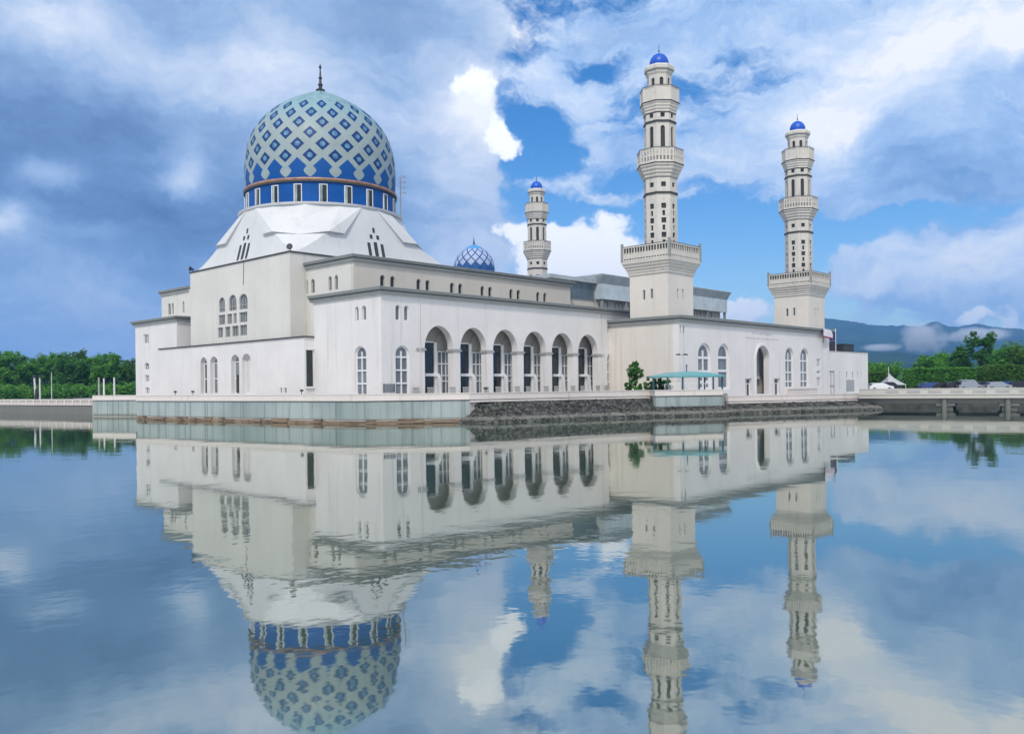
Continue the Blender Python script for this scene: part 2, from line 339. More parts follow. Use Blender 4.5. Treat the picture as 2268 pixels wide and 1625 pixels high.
def mountain_mat():
    m, T, b = base_mat('forested_mountain')
    pos = T.new('ShaderNodeNewGeometry').outputs['Position']
    n = T.noise(pos, 0.004, 8, 0.65); n2 = T.noise(pos, 0.03, 6, 0.7)
    c = T.mix(T.smooth(n, 0.4, 0.62), (0.012, 0.035, 0.022, 1), (0.03, 0.07, 0.035, 1))
    c = T.mix(T.math('MULTIPLY', T.smooth(n2, 0.55, 0.8), 0.5), c, (0.05, 0.09, 0.04, 1))
    T.put(b.inputs['Base Color'], c); b.inputs['Roughness'].default_value = 1.0; b.inputs['Specular IOR Level'].default_value = 0.0
    return m
M['mountain'] = mountain_mat()

# ------------------------------------------------------------------ geometry helpers
ROOT = {}                                          # object -> world origin of its top-level thing
def tag(o, label=None, cat=None, group=None, kind=None):
    for k, v in (('label', label), ('category', cat), ('group', group), ('kind', kind)):
        if v: o[k] = v
    return o
def thing(name, label, cat, loc=(0, 0, 0), group=None):
    o = bpy.data.objects.new(name, None); o.empty_display_size = 1; COL.objects.link(o)
    o.location = loc; ROOT[o.name] = Vector(loc)
    return tag(o, label, cat, group)
class MB:
    def __init__(s): s.v = []; s.f = []
    def add(s, vs, fs):
        k = len(s.v); s.v += [Vector(p) for p in vs]; s.f += [tuple(i+k for i in f) for f in fs]; return s
    def box(s, x0, x1, y0, y1, z0, z1):
        return s.add([(x0, y0, z0), (x1, y0, z0), (x1, y1, z0), (x0, y1, z0), (x0, y0, z1), (x1, y0, z1), (x1, y1, z1), (x0, y1, z1)],
                     [(3, 2, 1, 0), (4, 5, 6, 7), (0, 1, 5, 4), (1, 2, 6, 5), (2, 3, 7, 6), (3, 0, 4, 7)])
    def hexa(s, b4, t4):
        return s.add(list(b4)+list(t4), [(3, 2, 1, 0), (4, 5, 6, 7), (0, 1, 5, 4), (1, 2, 6, 5), (2, 3, 7, 6), (3, 0, 4, 7)])
    def prism(s, poly, z0, z1):
        n = len(poly); tri = tessellate_polygon([[Vector((p[0], p[1], 0)) for p in poly]])
        vs = [(p[0], p[1], z0) for p in poly]+[(p[0], p[1], z1) for p in poly]
        fs = [tuple(reversed(t)) for t in tri]+[tuple(i+n for i in t) for t in tri]
        fs += [(i, (i+1) % n, (i+1) % n+n, i+n) for i in range(n)]
        return s.add(vs, fs)
    def tube(s, p, q, r0, r1=None, n=8, cap=True):
        r1 = r0 if r1 is None else r1; p = Vector(p); q = Vector(q); d = (q-p)
        if d.length < 1e-6: return s
        d.normalize(); a = d.orthogonal().normalized(); b = d.cross(a)
        vs = [p+(a*math.cos(2*PI*i/n)+b*math.sin(2*PI*i/n))*r0 for i in range(n)]+[q+(a*math.cos(2*PI*i/n)+b*math.sin(2*PI*i/n))*r1 for i in range(n)]
        fs = [(i, (i+1) % n, (i+1) % n+n, i+n) for i in range(n)]
        if cap: fs += [tuple(range(n-1, -1, -1)), tuple(range(n, 2*n))]
        return s.add(vs, fs)
    def lathe(s, prof, n, c=(0, 0), ph=0.0, top=True, bot=True, sq=False):
        """prof: (radius, z). ph: angle of first vertex"""
        vs = []; fs = []
        for r, z in prof:
            for i in range(n):
                a = ph+2*PI*i/n; vs.append((c[0]+r*math.cos(a), c[1]+r*math.sin(a), z))
        for k in range(len(prof)-1):
            for i in range(n):
                j = (i+1) % n; fs.append((k*n+i, k*n+j, (k+1)*n+j, (k+1)*n+i))
        if bot: fs.append(tuple(range(n-1, -1, -1)))
        if top: fs.append(tuple(range((len(prof)-1)*n, len(prof)*n)))
        return s.add(vs, fs)
    def build(s, name, mat, parent=None, smooth=False, off=None, uv=None):
        me = bpy.data.meshes.new(name)
        if off is None:
            off = Vector((0, 0, 0)); r = parent
            while r is not None:
                if r.name in ROOT: off = ROOT[r.name]; break
                r = r.parent
        me.from_pydata([tuple(p-off) for p in s.v], [], s.f); me.update()
        o = bpy.data.objects.new(name, me); COL.objects.link(o)
        if isinstance(mat, str): mat = M[mat]
        me.materials.append(mat)
        if smooth:
            for p in me.polygons: p.use_smooth = True
            try: me.set_sharp_from_angle(angle=math.radians(40))
            except Exception: pass
        if parent: o.parent = parent
        return o
def struct(o): return tag(o, kind='structure')
class Fr:
    """a facade: s runs along it, z up, d outwards"""
    def __init__(s, o, sd, nd): s.o = Vector(o); s.s = Vector(sd).normalized(); s.n = Vector(nd).normalized()
    def p(s, a, z, d=0.0): return s.o+s.s*a+s.n*d+Vector((0, 0, z))
def fbox(m, F, s0, s1, z0, z1, d0, d1):
    P = F.p
    return m.hexa([P(s0, z0, d0), P(s1, z0, d0), P(s1, z0, d1), P(s0, z0, d1)], [P(s0, z1, d0), P(s1, z1, d0), P(s1, z1, d1), P(s0, z1, d1)])
def arch(s0, s1, z0, zs, zt, n=9):
    hw = (s1-s0)/2; mid = (s0+s1)/2; rise = zt-zs
    pts = [(s0, z0), (s1, z0), (s1, zs)]
    if rise > hw*1.001:
        R = (hw*hw+rise*rise)/(2*hw); am = math.asin(rise/R)
        right = [(s1-R+R*math.cos(am*i/n), zs+R*math.sin(am*i/n)) for i in range(1, n)]
        left = [(s0+R-R*math.cos(am*i/n), zs+R*math.sin(am*i/n)) for i in range(n-1, 0, -1)]
        pts += right+[(mid, zt)]+left
    else:
        pts += [(mid+hw*math.cos(PI*i/(2*n)), zs+rise*math.sin(PI*i/(2*n))) for i in range(1, 2*n)]
    pts.append((s0, zs)); return pts
def rect(s0, s1, z0, z1): return [(s0, z0), (s1, z0), (s1, z1), (s0, z1)]
def wall(m, F, outline, holes, t):
    loops = [outline]+holes
    flat = [p for l in loops for p in l]
    tri = tessellate_polygon([[Vector((p[0], p[1], 0)) for p in l] for l in loops])
    n = len(flat)
    vs = [F.p(a, z, 0) for a, z in flat]+[F.p(a, z, -t) for a, z in flat]
    fs = [t_ for t_ in tri]+[tuple(i+n for i in reversed(t_)) for t_ in tri]
    k = 0
    for l in loops:
        L = len(l)
        for i in range(L): fs.append((k+i, k+(i+1) % L, k+(i+1) % L+n, k+i+n))
        k += L
    return m.add(vs, fs)
def pane(F, poly, d, t=0.04):
    m = MB(); return wall(m, F, poly, [], t) if d == 0 else wall(m, Fr(F.o+F.n*d, F.s, F.n), poly, [], t)
def ring_frame(m, F, poly, w, d0, d1):
    """a frame following the opening outline, w wide inward"""
    cx = sum(p[0] for p in poly)/len(poly); zs = [p[1] for p in poly]; xs = [p[0] for p in poly]
    W = max(xs)-min(xs); Hh = max(zs)-min(zs); cz = (max(zs)+min(zs))/2; cx = (max(xs)+min(xs))/2
    inner = [(cx+(p[0]-cx)*(1-2*w/W), cz+(p[1]-cz)*(1-2*w/Hh)) for p in poly]
    return wall(m, Fr(F.o+F.n*d1, F.s, F.n), poly, [inner], d1-d0)
def window(parent, F, poly, depth=0.3, mat='glassgrey', mull=1, trans=(), bar=0.09, name='window', fr=True, frmat='frame'):
    """window part (frame and bars) with its pane as a sub-part, set back in its opening"""
    xs = [p[0] for p in poly]; zs = [p[1] for p in poly]; x0, x1, z0, z1 = min(xs), max(xs), min(zs), max(zs)
    m = MB()
    if fr:
        ring_frame(m, F, poly, bar, -depth-0.02, -depth+0.08)
        for i in range(mull):
            c = x0+(x1-x0)*(i+1)/(mull+1); zt = z1 if len(poly) == 4 else z1-0.25*(x1-x0)
            fbox(m, F, c-bar/2, c+bar/2, z0+bar, zt-bar*0.6, -depth-0.02, -depth+0.06)
        for tz in trans:
            fbox(m, F, x0+bar, x1-bar, tz-bar/2, tz+bar/2, -depth-0.02, -depth+0.072)
        w = m.build(name, frmat, parent)
        pane(F, poly, -depth-0.03).build('pane', mat, w)
    else:
        w = pane(F, poly, -depth).build(name, mat, parent)
    return w
def sweep(m, path, prof, closed=False):
    """prof [(out, z)...] swept along a plan polyline whose right-hand side is outside"""
    n = len(path); P = [Vector((p[0], p[1])) for p in path]; rows = []
    for i in range(n):
        def nor(a, b):
            d = (b-a).normalized(); return Vector((d.y, -d.x))
        ns = []
        if i > 0 or closed: ns.append(nor(P[i-1], P[i]))
        if i < n-1 or closed: ns.append(nor(P[i], P[(i+1) % n]))
        if len(ns) == 2:
            b = (ns[0]+ns[1]).normalized(); k = 1/max(0.35, b.dot(ns[0])); b = b*k
        else: b = ns[0]
        rows.append([(P[i].x+b.x*o, P[i].y+b.y*o, z) for o, z in prof])
    q = len(prof); vs = [p for r in rows for p in r]; fs = []
    for i in range(n if closed else n-1):
        j = (i+1) % n
        for k in range(q): fs.append((i*q+k, j*q+k, j*q+(k+1) % q, i*q+(k+1) % q))
    if not closed: fs += [tuple(range(q)), tuple(range((n-1)*q+q-1, (n-1)*q-1, -1))]
    return m.add(vs, fs)
def cornice(parent, path, zt, h=0.7, out=0.55, closed=False, name='cornice', mats=('trim', 'darkline', 'trimlight')):
    m = MB(); sweep(m, path, [(-0.25, zt-h*0.45), (out, zt-h*0.45), (out+0.12, zt-0.05), (out, zt), (-0.25, zt)], closed)
    c = m.build(name, mats[0], parent)
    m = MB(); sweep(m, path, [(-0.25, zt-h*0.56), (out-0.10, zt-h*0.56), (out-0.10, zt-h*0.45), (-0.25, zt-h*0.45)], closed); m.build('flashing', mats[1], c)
    m = MB(); sweep(m, path, [(-0.25, zt-h), (out*0.45, zt-h), (out*0.62, zt-h*0.75), (out*0.62, zt-h*0.56), (-0.25, zt-h*0.56)], closed); m.build('lower_moulding', mats[2], c)
    return c
def copy_tree(o, parent=None):
    c = o.copy(); COL.objects.link(c)
    if parent: c.parent = parent
    for ch in list(o.children): copy_tree(ch, c)
    return c

# ------------------------------------------------------------------ the setting: water, ground, mountains
def disc(r_list, zf, n=180, a0=0, a1=2*PI):
    m = MB(); vs = [(CAM.x, CAM.y, zf(0, 0))]; fs = []
    for r in r_list:
        for i in range(n):
            a = 2*PI*i/n; vs.append((CAM.x+r*math.cos(a), CAM.y+r*math.sin(a), zf(r, a)))
    for i in range(n): fs.append((0, 1+i, 1+(i+1) % n))
    for k in range(len(r_list)-1):
        for i in range(n):
            j = (i+1) % n; b = 1+k*n; fs.append((b+i, b+n+i, b+n+j, b+j))
    return m.add(vs, fs)
def shore(a):
    """distance of the shoreline from the photographer, by compass angle"""
    d = (a-AZ+PI) % (2*PI)-PI                       # + is left of the view
    if abs(d) > 1.2: return 230.0
    if d < 0: return 205+(174-205)*min(1, max(0, (-d-0.33)/0.06))
    return 205-20*min(1, d/0.5)
def gz(r, a):
    s = shore(a); t = (r-s)/9.0
    if t <= 0: return -2.5
    return -2.5+4.1*min(1, t)*(1.0)+0.25*noise.noise(Vector((r*0.03*math.cos(a), r*0.03*math.sin(a), 0)))*(1 if t > 1 else 0)
rl = [20, 60, 100, 125]+[130+4*i for i in range(36)]+[280, 310, 350, 400, 500, 700, 1000, 1600, 2600, 4500, 9000]
struct(disc(rl, gz, 360).build('ground', 'ground', None, True))
m = MB(); R_ = 1400; m.add([(CAM.x-R_, CAM.y-R_, 0), (CAM.x+R_, CAM.y-R_, 0), (CAM.x+R_, CAM.y+R_, 0), (CAM.x-R_, CAM.y+R_, 0)], [(0, 1, 2, 3)])
struct(m.build('water', 'water'))

def ridge(name, pts, D, depth, rough, n=150, rows=26, seed=0):
    """a mountain range as a real height field; pts = crest (u, v) at distance D"""
    us = [p[0] for p in pts]; m = MB(); vs = []; fs = []
    def crest(u):
        for a, b in zip(pts, pts[1:]):
            if a[0] <= u <= b[0]:
                t = (u-a[0])/(b[0]-a[0]); t = t*t*(3-2*t); return a[1]+(b[1]-a[1])*t
        return pts[-1][1]
    for j in range(rows):
        t = j/(rows-1)                             # 0 near foot .. 1 behind the crest
        for i in range(n):
            u = us[0]+(us[-1]-us[0])*i/(n-1)
            dd = D-depth*0.75+depth*t
            h = max(2.0, hz(crest(u), u, D))
            prof = max(0.0, 1-abs(t-0.75)/(0.75 if t < 0.75 else 0.25))
            prof = prof**0.85
            g = at(u, dd)
            nn = noise.fractal(Vector((g.x/depth*5+seed, g.y/depth*5, seed)), 1.0, 2.1, 6)
            r2 = noise.fractal(Vector((g.x/depth*18+seed, g.y/depth*18, seed+9)), 1.0, 2.1, 5)
            z = h*prof*(1+rough*nn*(1.25-prof))+rough*r2*h*0.16*min(1, prof*1.5)
            vs.append((g.x, g.y, max(-2, z)))
    for j in range(rows-1):
        for i in range(n-1):
            k = j*n+i; fs.append((k, k+1, k+n+1, k+n))
    return struct(m.add(vs, fs).build(name, 'mountain', None, True))
ridge('mountains', [(1500, 790), (1700, 735), (1780, 708), (1830, 699), (1880, 708), (1940, 717), (2010, 722), (2060, 720), (2110, 730), (2160, 722), (2215, 733), (2290, 738), (2420, 735), (2700, 770)], 5200, 2600, 0.34, n=260, rows=40, seed=3)
ridge('foothills', [(1500, 815), (1830, 772), (1900, 776), (1980, 779), (2060, 786), (2150, 790), (2290, 786), (2420, 780), (2700, 800)], 2600, 1300, 0.3, seed=11)

# ------------------------------------------------------------------ terrace in the lagoon
def xy(u, D): p = at(u, D); return (p.x, p.y)
ZD = 2.2; ZP = 2.72; ZB = 2.05                      # terrace floor, parapet top, parapet foot
edge = [xy(206, 109), xy(303, 106.5), xy(303, 96.5), xy(560, 85), xy(800, 76.3), xy(1040, 78.5), xy(1300, 88), xy(1440, 92), xy(1452, 89.5), xy(1600, 92)]
low_edge = [xy(1611, 95.5), xy(1760, 100), xy(1905, 106), xy(1935, 122)]
back = [(96, 62), (96, 75), (-2, 75), (-4, 62)]
def inset(path, d):
    out = []
    P = [Vector(p) for p in path]
    for i, p in enumerate(P):
        ns = []
        for a, b in ((i-1, i), (i, i+1)):
            if 0 <= a and b < len(P):
                q = (P[b]-P[a]).normalized(); ns.append(Vector((q.y, -q.x)))
        n = sum(ns, Vector((0, 0))).normalized(); k = 1/max(0.4, n.dot(ns[0])); out.append((p.x-n.x*d*k, p.y-n.y*d*k))
    return out
# path runs left to right; its right-hand side faces the viewer
m = MB(); m.prism(list(inset(edge, 0.05))+[(xy(1611, 100)), (52.0, -6.0), (60.0, 20), (96, 20)]+back, -1.5, ZD)
struct(m.build('terrace', 'pave'))
m = MB(); m.prism(inset(low_edge, 0.05)+[(100, 0), (100, 19.95), (60.05, 19.95), (52.05, -6.05), xy(1611, 100.05)], -1.5, 1.55)
struct(m.build('lower_terrace', 'pave'))
def retaining(path, label, z0=0.42, z1=ZB, foot=True, seams=6.5):
    t = thing('retaining_wall', label, 'wall', (path[0][0], path[0][1], 0))
    m = MB(); sweep(m, path, [(-0.5, z0), (0.0, z0), (0.0, z1), (-0.5, z1)])
    rnd = random.Random(len(path)*7+int(path[0][0]*10))
    for a, b in zip(path, path[1:]):
        a = Vector(a); b = Vector(b); L = (b-a).length; d = (b-a)/L; n = Vector((d.y, -d.x)); s = rnd.uniform(1, 3)
        while s < L-0.3:
            F = Fr((a.x, a.y, 0), (d.x, d.y, 0), (n.x, n.y, 0)); fbox(m, F, s-0.05, s+0.05, z0+0.02, z1-0.02, -0.02, 0.05); s += rnd.uniform(0.45, 1.0)*seams
    m.build('panel_face', 'panel', t)
    if foot:
        m = MB(); sweep(m, path, [(-0.6, -1.0), (0.12, -1.0), (0.12, 0.26), (-0.6, 0.26)])
        rr = rnd
        for a, b in zip(path, path[1:]):
            a = Vector(a); b = Vector(b); L = (b-a).length; d = (b-a)/L; n = Vector((d.y, -d.x)); s = 0.4
            F = Fr((a.x, a.y, 0), (d.x, d.y, 0), (n.x, n.y, 0))
            while s < L-2.6:
                w = rr.uniform(0.8, 2.4); fbox(m, F, s, s+w, 0.05, rr.uniform(0.30, 0.44), -0.3, rr.uniform(0.14, 0.3)); s += w+rr.uniform(0.3, 5)
        m.build('footing_beam', 'rust', t)
        m = MB(); sweep(m, path, [(-0.7, 0.20), (-0.25, 0.20), (-0.25, 0.44), (-0.7, 0.44)]); m.build('dark_joint', 'darkline', t)
    return t
def parapet(path, label, z0=ZB, z1=ZP, out=0.12):
    t = thing('parapet_wall', label, 'wall', (path[0][0], path[0][1], z0))
    m = MB(); sweep(m, path, [(-0.30, z0+0.045), (out, z0+0.045), (out, z1-0.08), (out+0.05, z1-0.08), (out+0.05, z1), (-0.35, z1), (-0.35, z1-0.08), (-0.30, z1-0.08)])
    m.build('wall', 'parapet', t)
    m = MB(); sweep(m, path, [(-0.28, z0-0.02), (out-0.05, z0-0.02), (out-0.05, z0+0.045), (-0.28, z0+0.045)]); m.build('shadow_joint', 'darkline', t)
    return t
retaining(edge[0:2], 'short streaked green panel wall, set back at the left end of the terrace', z0=0.12, foot=False, seams=1.6)
retaining(edge[2:6], 'long pale green panel wall with a rusty brown footing in the water below the domed building')
retaining(edge[8:10], 'grey green panel wall under the pavilion with the teal roof', z0=0.95, foot=False, seams=4)
parapet(edge[0:3], 'short white parapet on top of the set back wall at the left end of the terrace')
parapet(edge[2:6], 'long white parapet above the green panel wall below the domed building')
parapet(edge[5:8], 'white parapet above the dark rocks in front of the six arches')
parapet(edge[7:10], 'white parapet in front of the pavilion with the teal roof')
parapet(low_edge[:4], 'lower white parapet above the rocks in front of the right hand wing', 1.28, 1.95)
# white kerb ledge under the parapet over the rocks
def rocks(name, top, toe, zt, seed):
    """rubble slope from the terrace edge down into the water"""
    m = MB(); nS = 150; nT = 12; vs = []; fs = []
    def along(path, t):
        P = [Vector(p) for p in path]; L = [(b-a).length for a, b in zip(P, P[1:])]; tot = sum(L); s = t*tot
        for a, b, l in zip(P, P[1:], L):
            if s <= l+1e-6: return a+(b-a)*(s/l)
            s -= l
        return P[-1]
    for i in range(nS):
        a = along(top, i/(nS-1)); b = along(toe, i/(nS-1))
        for j in range(nT):
            t = j/(nT-1); p = a+(b-a)*t*1.25; z = zt+(-zt)*t*1.25
            nn = noise.fractal(Vector((p.x*0.9+seed, p.y*0.9, z)), 1.0, 2.0, 4)*0.28*(0.15 if j == 0 else 1)
            vs.append((p.x, p.y, z+nn*0.8))
    for i in range(nS-1):
        for j in range(nT-1):
            k = i*nT+j; fs.append((k, k+1, k+nT+1, k+nT))
    m.add(vs, fs)
    rnd = random.Random(seed)
    for _ in range(2600):
        t = rnd.random(); a = along(top, rnd.random() if False else t); b = along(toe, t); q = rnd.random()**0.8*1.1
        p = a+(b-a)*q; z = zt*(1-q); r = rnd.uniform(0.06, 0.19)
        if q < 0.1: r *= 0.6
        k = 7; ring = []
        top_v = (p.x+rnd.uniform(-.1, .1)*r, p.y+rnd.uniform(-.1, .1)*r, z+r*rnd.uniform(0.5, 0.9)); ph = rnd.random()*6
        low = []; mid = []
        for i in range(k):
            an = ph+2*PI*i/k; rr = r*rnd.uniform(0.75, 1.25); low.append((p.x+rr*math.cos(an), p.y+rr*math.sin(an), z-r*0.5))
            rr *= rnd.uniform(0.6, 0.9); mid.append((p.x+rr*math.cos(an), p.y+rr*math.sin(an), z+r*rnd.uniform(0.2, 0.55)))
        m.add([top_v]+mid+low, [(0, 1+i, 1+(i+1) % k) for i in range(k)]+[(1+i, 1+k+i, 1+k+(i+1) % k, 1+(i+1) % k) for i in range(k)])
    return struct(m.build(name, 'rock'))
rocks('rock_embankment', [xy(1062, 79.2), xy(1300, 88), xy(1440, 92)], [xy(1008, 78.4), xy(1075, 75.8), xy(1300, 82.2), xy(1450, 86.6)], ZB-0.12, 5)
rocks('rock_embankment', [xy(1440, 91.8), xy(1455, 89.4), xy(1610, 92)], [xy(1440, 88), xy(1462, 86.6), xy(1612, 90)], 0.95, 17)
rocks('rock_embankment', [xy(1606, 95.8), xy(1760, 100), xy(1922, 107)], [xy(1606, 91.5), xy(1760, 96.5), xy(1960, 101.5)], 1.15, 23)
m = MB(); sweep(m, edge[5:8], [(-0.2, ZB-0.2), (0.22, ZB-0.2), (0.22, ZB-0.03), (-0.2, ZB-0.03)])
tag(m.build('kerb_ledge', 'parapet'), 'narrow white kerb ledge running along the top of the dark rocks below the six arches', 'kerb')
m = MB(); sweep(m, low_edge[:3], [(-0.2, 1.08), (0.22, 1.08), (0.22, 1.25), (-0.2, 1.25)])
tag(m.build('kerb_ledge', 'parapet'), 'narrow white kerb ledge along the rocks in front of the right hand wing', 'kerb')
for u, D, lab in ((388, 93.5, 'small dark floodlight on the white parapet, leftmost of four'), (427, 91.6, 'small dark floodlight on the white parapet, second from the left'), (668, 81.2, 'small dark floodlight on the white parapet below the dome'), (1076, 80.2, 'small dark floodlight on the white parapet by the arches')):
    g = at(u, D+0.4); t = thing('floodlight', lab, 'floodlight', (g.x, g.y, ZP), 'floodlights on the parapet')
    m = MB(); m.tube((g.x, g.y, ZP), (g.x, g.y, ZP+0.28), 0.035, n=6); m.build('stem', 'iron', t)
    m = MB(); m.box(g.x-0.13, g.x+0.13, g.y-0.10, g.y+0.10, ZP+0.28, ZP+0.46); m.build('lamp_head', 'iron', t)
# ------------------------------------------------------------------ the domed building
Z1 = 13.1                                          # cornice of gallery
mosque = thing('mosque', 'large white mosque with a blue latticed dome and six tall arches along the water', 'mosque', (12.97, 29.05, ZD))
FA = Fr((0, 0, 0), (1, 0, 0), (0, -1, 0)); FB = Fr((0, 0, 0), (0, 1, 0), (-1, 0, 0))
TXR = 3.4; GX = 40.6; GY = 11.6; TH = 0.9
# --- gallery (front block): facade with six arches
centres = [7.5+4.94*i for i in range(6)]
def round_arch(s0, s1, z0, zs, zt, n=12):
    hw = (s1-s0)/2; c = (s0+s1)/2
    return [(s0, z0), (s1, z0), (s1, zs)]+[(c+hw*math.cos(PI*i/(2*n)), zs+(zt-zs)*math.sin(PI*i/(2*n))) for i in range(1, 2*n)]+[(s0, zs)]
archp = [round_arch(c-1.98, c+1.98, ZD+0.02, 7.2, 9.62) for c in centres]
hiA = [arch(1.80, 2.42, 9.93, 11.1, 11.47, 5), arch(2.88, 3.52, 9.93, 11.1, 11.47, 5), arch(36.2, 36.75, 9.95, 11.2, 11.47, 5), arch(37.25, 37.8, 9.95, 11.2, 11.47, 5)]
loA = [arch(1.72, 3.5, ZD+0.3, 6.6, 7.45, 6), arch(36.1, 38.0, ZD+0.3, 6.6, 7.45, 6)]
m = MB(); wall(m, FA, rect(0, GX, ZD-0.3, 12.9), archp+hiA+loA, TH)
gw = m.build('gallery_front_wall', 'white', mosque)
for q in hiA: window(mosque, FA, q, 0.22, 'glassgrey', 0, (), 0.07)
for q in loA:
    window(mosque, FA, q, 0.25, 'glassgrey', 1, (3.7, 5.0, 6.3), 0.16)
hiB = [arch(3.62, 4.2, 9.98, 11.1, 11.47, 5), arch(2.4, 3.08, 9.98, 11.1, 11.47, 5)]
loB = [arch(2.45, 4.35, ZD+0.3, 6.6, 7.45, 6)]
m = MB(); wall(m, Fr((0, 0, 0), (0, 1, 0), (-1, 0, 0)), rect(TH+0.003, GY, ZD-0.3, 12.9), hiB+loB, 0.8)
m.build('gallery_side_wall', 'white', mosque)
for q in hiB: window(mosque, FB, q, 0.22, 'glassgrey', 0, (), 0.07)
for q in loB: window(mosque, FB, q, 0.25, 'glassgrey', 1, (3.7, 5.0, 6.3), 0.16)
m = MB(); wall(m, Fr((GX, 0, 0), (0, 1, 0), (1, 0, 0)), rect(TH+0.003, 20, ZD-0.3, 12.9), [], 0.6); m.build('gallery_end_wall', 'white', mosque)
m = MB(); m.box(0.1, GX-0.1, 0.1, GY-0.1, 12.6, 12.75); m.box(TXR, GX-0.65, GY-0.09, 20, 12.6, 12.75); m.build('gallery_roof', 'roof', mosque)
cornice(mosque, [(0, GY+0.3), (0, 0), (GX, 0), (GX, 12)], Z1, 0.72, 0.5)
# arcade: slim white piers with capitals, glazed back wall, balusters
edges_x = [centres[0]-2.47]+[c+2.47 for c in centres]
for ex in edges_x:
    m = MB(); m.box(ex-0.60, ex+0.60, -0.06, 0.96, 7.12, 7.26).box(ex-0.66, ex+0.66, -0.10, 1.0, 7.02, 7.118); m.build('pier_capital', 'trimlight', mosque)
    for k in range(2):
        m = MB(); s0 = ex+(-1.35 if k == 0 else 0.55); m.box(s0, s0+0.85, -0.32, -0.24, ZD+0.95, ZD+1.07); m.box(s0, s0+0.85, -0.32, -0.24, ZD+0.12, ZD+0.22)
        for j in range(6):
            b = s0+0.07+j*0.142; m.tube((b, -0.28, ZD+0.21), (b, -0.28, ZD+0.96), 0.045, n=6)
        m.build('balustrade', 'trimlight', mosque)
# recessed inner wall, one glazed bay behind each arch
YI = 1.75
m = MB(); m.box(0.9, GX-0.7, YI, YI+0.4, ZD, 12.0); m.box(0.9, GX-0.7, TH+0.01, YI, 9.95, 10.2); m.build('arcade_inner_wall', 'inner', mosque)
FI = Fr((0, YI, 0), (1, 0, 0), (0, -1, 0))
for i, c in enumerate(centres):
    sh = YI*(c+51.55)/66.44
    a0 = c-1.95+sh-0.30
    fm = MB()
    fbox(fm, FI, a0-0.1, a0+0.0, ZD, 8.0, 0.0, 0.14); fbox(fm, FI, a0+1.35, a0+1.72, ZD, 8.0, 0.0, 0.22)
    fbox(fm, FI, a0-0.05, a0+1.9, 4.42, 4.72, 0.0, 0.4); fbox(fm, FI, a0, a0+1.35, 7.95, 8.1, 0.0, 0.14)
    w = fm.build('arcade_door', 'frame', mosque)
    pm = MB(); fbox(pm, FI, a0, a0+1.36, ZD+0.02, 7.96, 0.0, 0.06); pm.build('pane', 'glassdark', w)
    b0 = a0+1.9
    fm = MB()
    for k in range(4): fbox(fm, FI, b0+k*0.58-0.05, b0+k*0.58+0.05, ZD, 7.1, 0.0, 0.12)
    for z in (ZD+0.1, 3.9, 4.5, 5.75, 7.05): fbox(fm, FI, b0-0.05, b0+1.79, z-0.06, z+0.06, 0.0, 0.13)
    w = fm.build('arcade_window', 'frame', mosque)
    pm = MB(); fbox(pm, FI, b0, b0+1.74, ZD+0.05, 7.05, 0.0, 0.05); pm.build('pane', 'glassgrey', w)
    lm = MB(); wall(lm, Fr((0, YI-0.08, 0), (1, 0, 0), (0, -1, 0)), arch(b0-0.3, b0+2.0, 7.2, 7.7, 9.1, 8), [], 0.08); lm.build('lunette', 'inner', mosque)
    sm = MB(); P = FI.p; x0 = a0+1.55
    sm.hexa([P(x0, ZD, 0.25), P(x0+0.35, ZD, 0.25), P(x0+0.35, ZD, 0.8), P(x0, ZD, 0.8)], [P(x0, 4.6, 0.25), P(x0+0.35, 4.6, 0.25), P(x0+0.35, 4.35, 0.6), P(x0, 4.35, 0.6)])
    sm.build('buttress', 'bright', mosque)
# low ventilation windows beside the corner window
m = MB()
for k in range(4): fbox(m, FA, 0.15+k*0.38, 0.15+k*0.38+0.3, ZD+0.62, ZD+1.45, 0.003, 0.05)
m.build('vent_window', 'glassgrey', mosque)
# downpipe on the right end of the front
m = MB(); m.tube((GX+0.12, -0.16, ZD), (GX+0.12, -0.16, 12.4), 0.09, n=8); m.build('downpipe', plain('brown_pipe', (0.09, 0.06, 0.05), 0.6), mosque)
for px in (4.85, 35.0):
    m = MB(); m.tube((px, -0.07, ZD), (px, -0.07, 12.35), 0.055, n=6); m.build('downpipe', 'parapet', mosque)
# --- upper storey (clerestory)
TX = 2.87; TY = 8.32; TXE = 38.9; TYE = 46.7; Z2 = 17.5
FTA = Fr((0, TY, 0), (1, 0, 0), (0, -1, 0)); FTB = Fr((TX, 0, 0), (0, 1, 0), (-1, 0, 0))
prs = [(6.72, 8.13), (11.88, 13.24), (17.03, 18.37), (22.07, 23.4), (27.17, 28.52), (32.27, 33.65)]
tw = [arch(x-0.33, x+0.33, 14.05, 15.25, 15.63, 5) for pr in prs for x in pr]
m = MB(); wall(m, FTA, rect(TX, TXE, 12.7, 17.2), tw, 0.5); m.build('clerestory_wall', 'warm', mosque)
for q in tw: window(mosque, FTA, q, 0.25, 'glassdark', 0, (), 0.06, frmat='trimlight')
tb = [arch(a, b, 14.02, 15.2, 15.62, 5) for a, b in ((16.95, 17.42), (15.65, 16.36), (12.35, 12.96), (11.18, 11.82))]
tb2 = [arch(a, b, 13.95, 15.2, 15.55, 5) for a, b in ((51.55, 52.35), (50.6, 51.2), (47.35, 47.9))]
m = MB(); wall(m, FTB, rect(TY+0.503, 18.9, 8.5, 17.2), tb, 0.5); m.build('clerestory_side_wall', 'hall', mosque); m = MB(); wall(m, FTB, rect(TYE-2.0, 54.4, 8.5, 17.0), tb2, 0.5); m.build('clerestory_side_wall', 'hall', mosque)
for q in tb+tb2: window(mosque, FTB, q, 0.25, 'glassgrey' if q in tb else 'glassdark', 0, (), 0.06, frmat='trimlight')
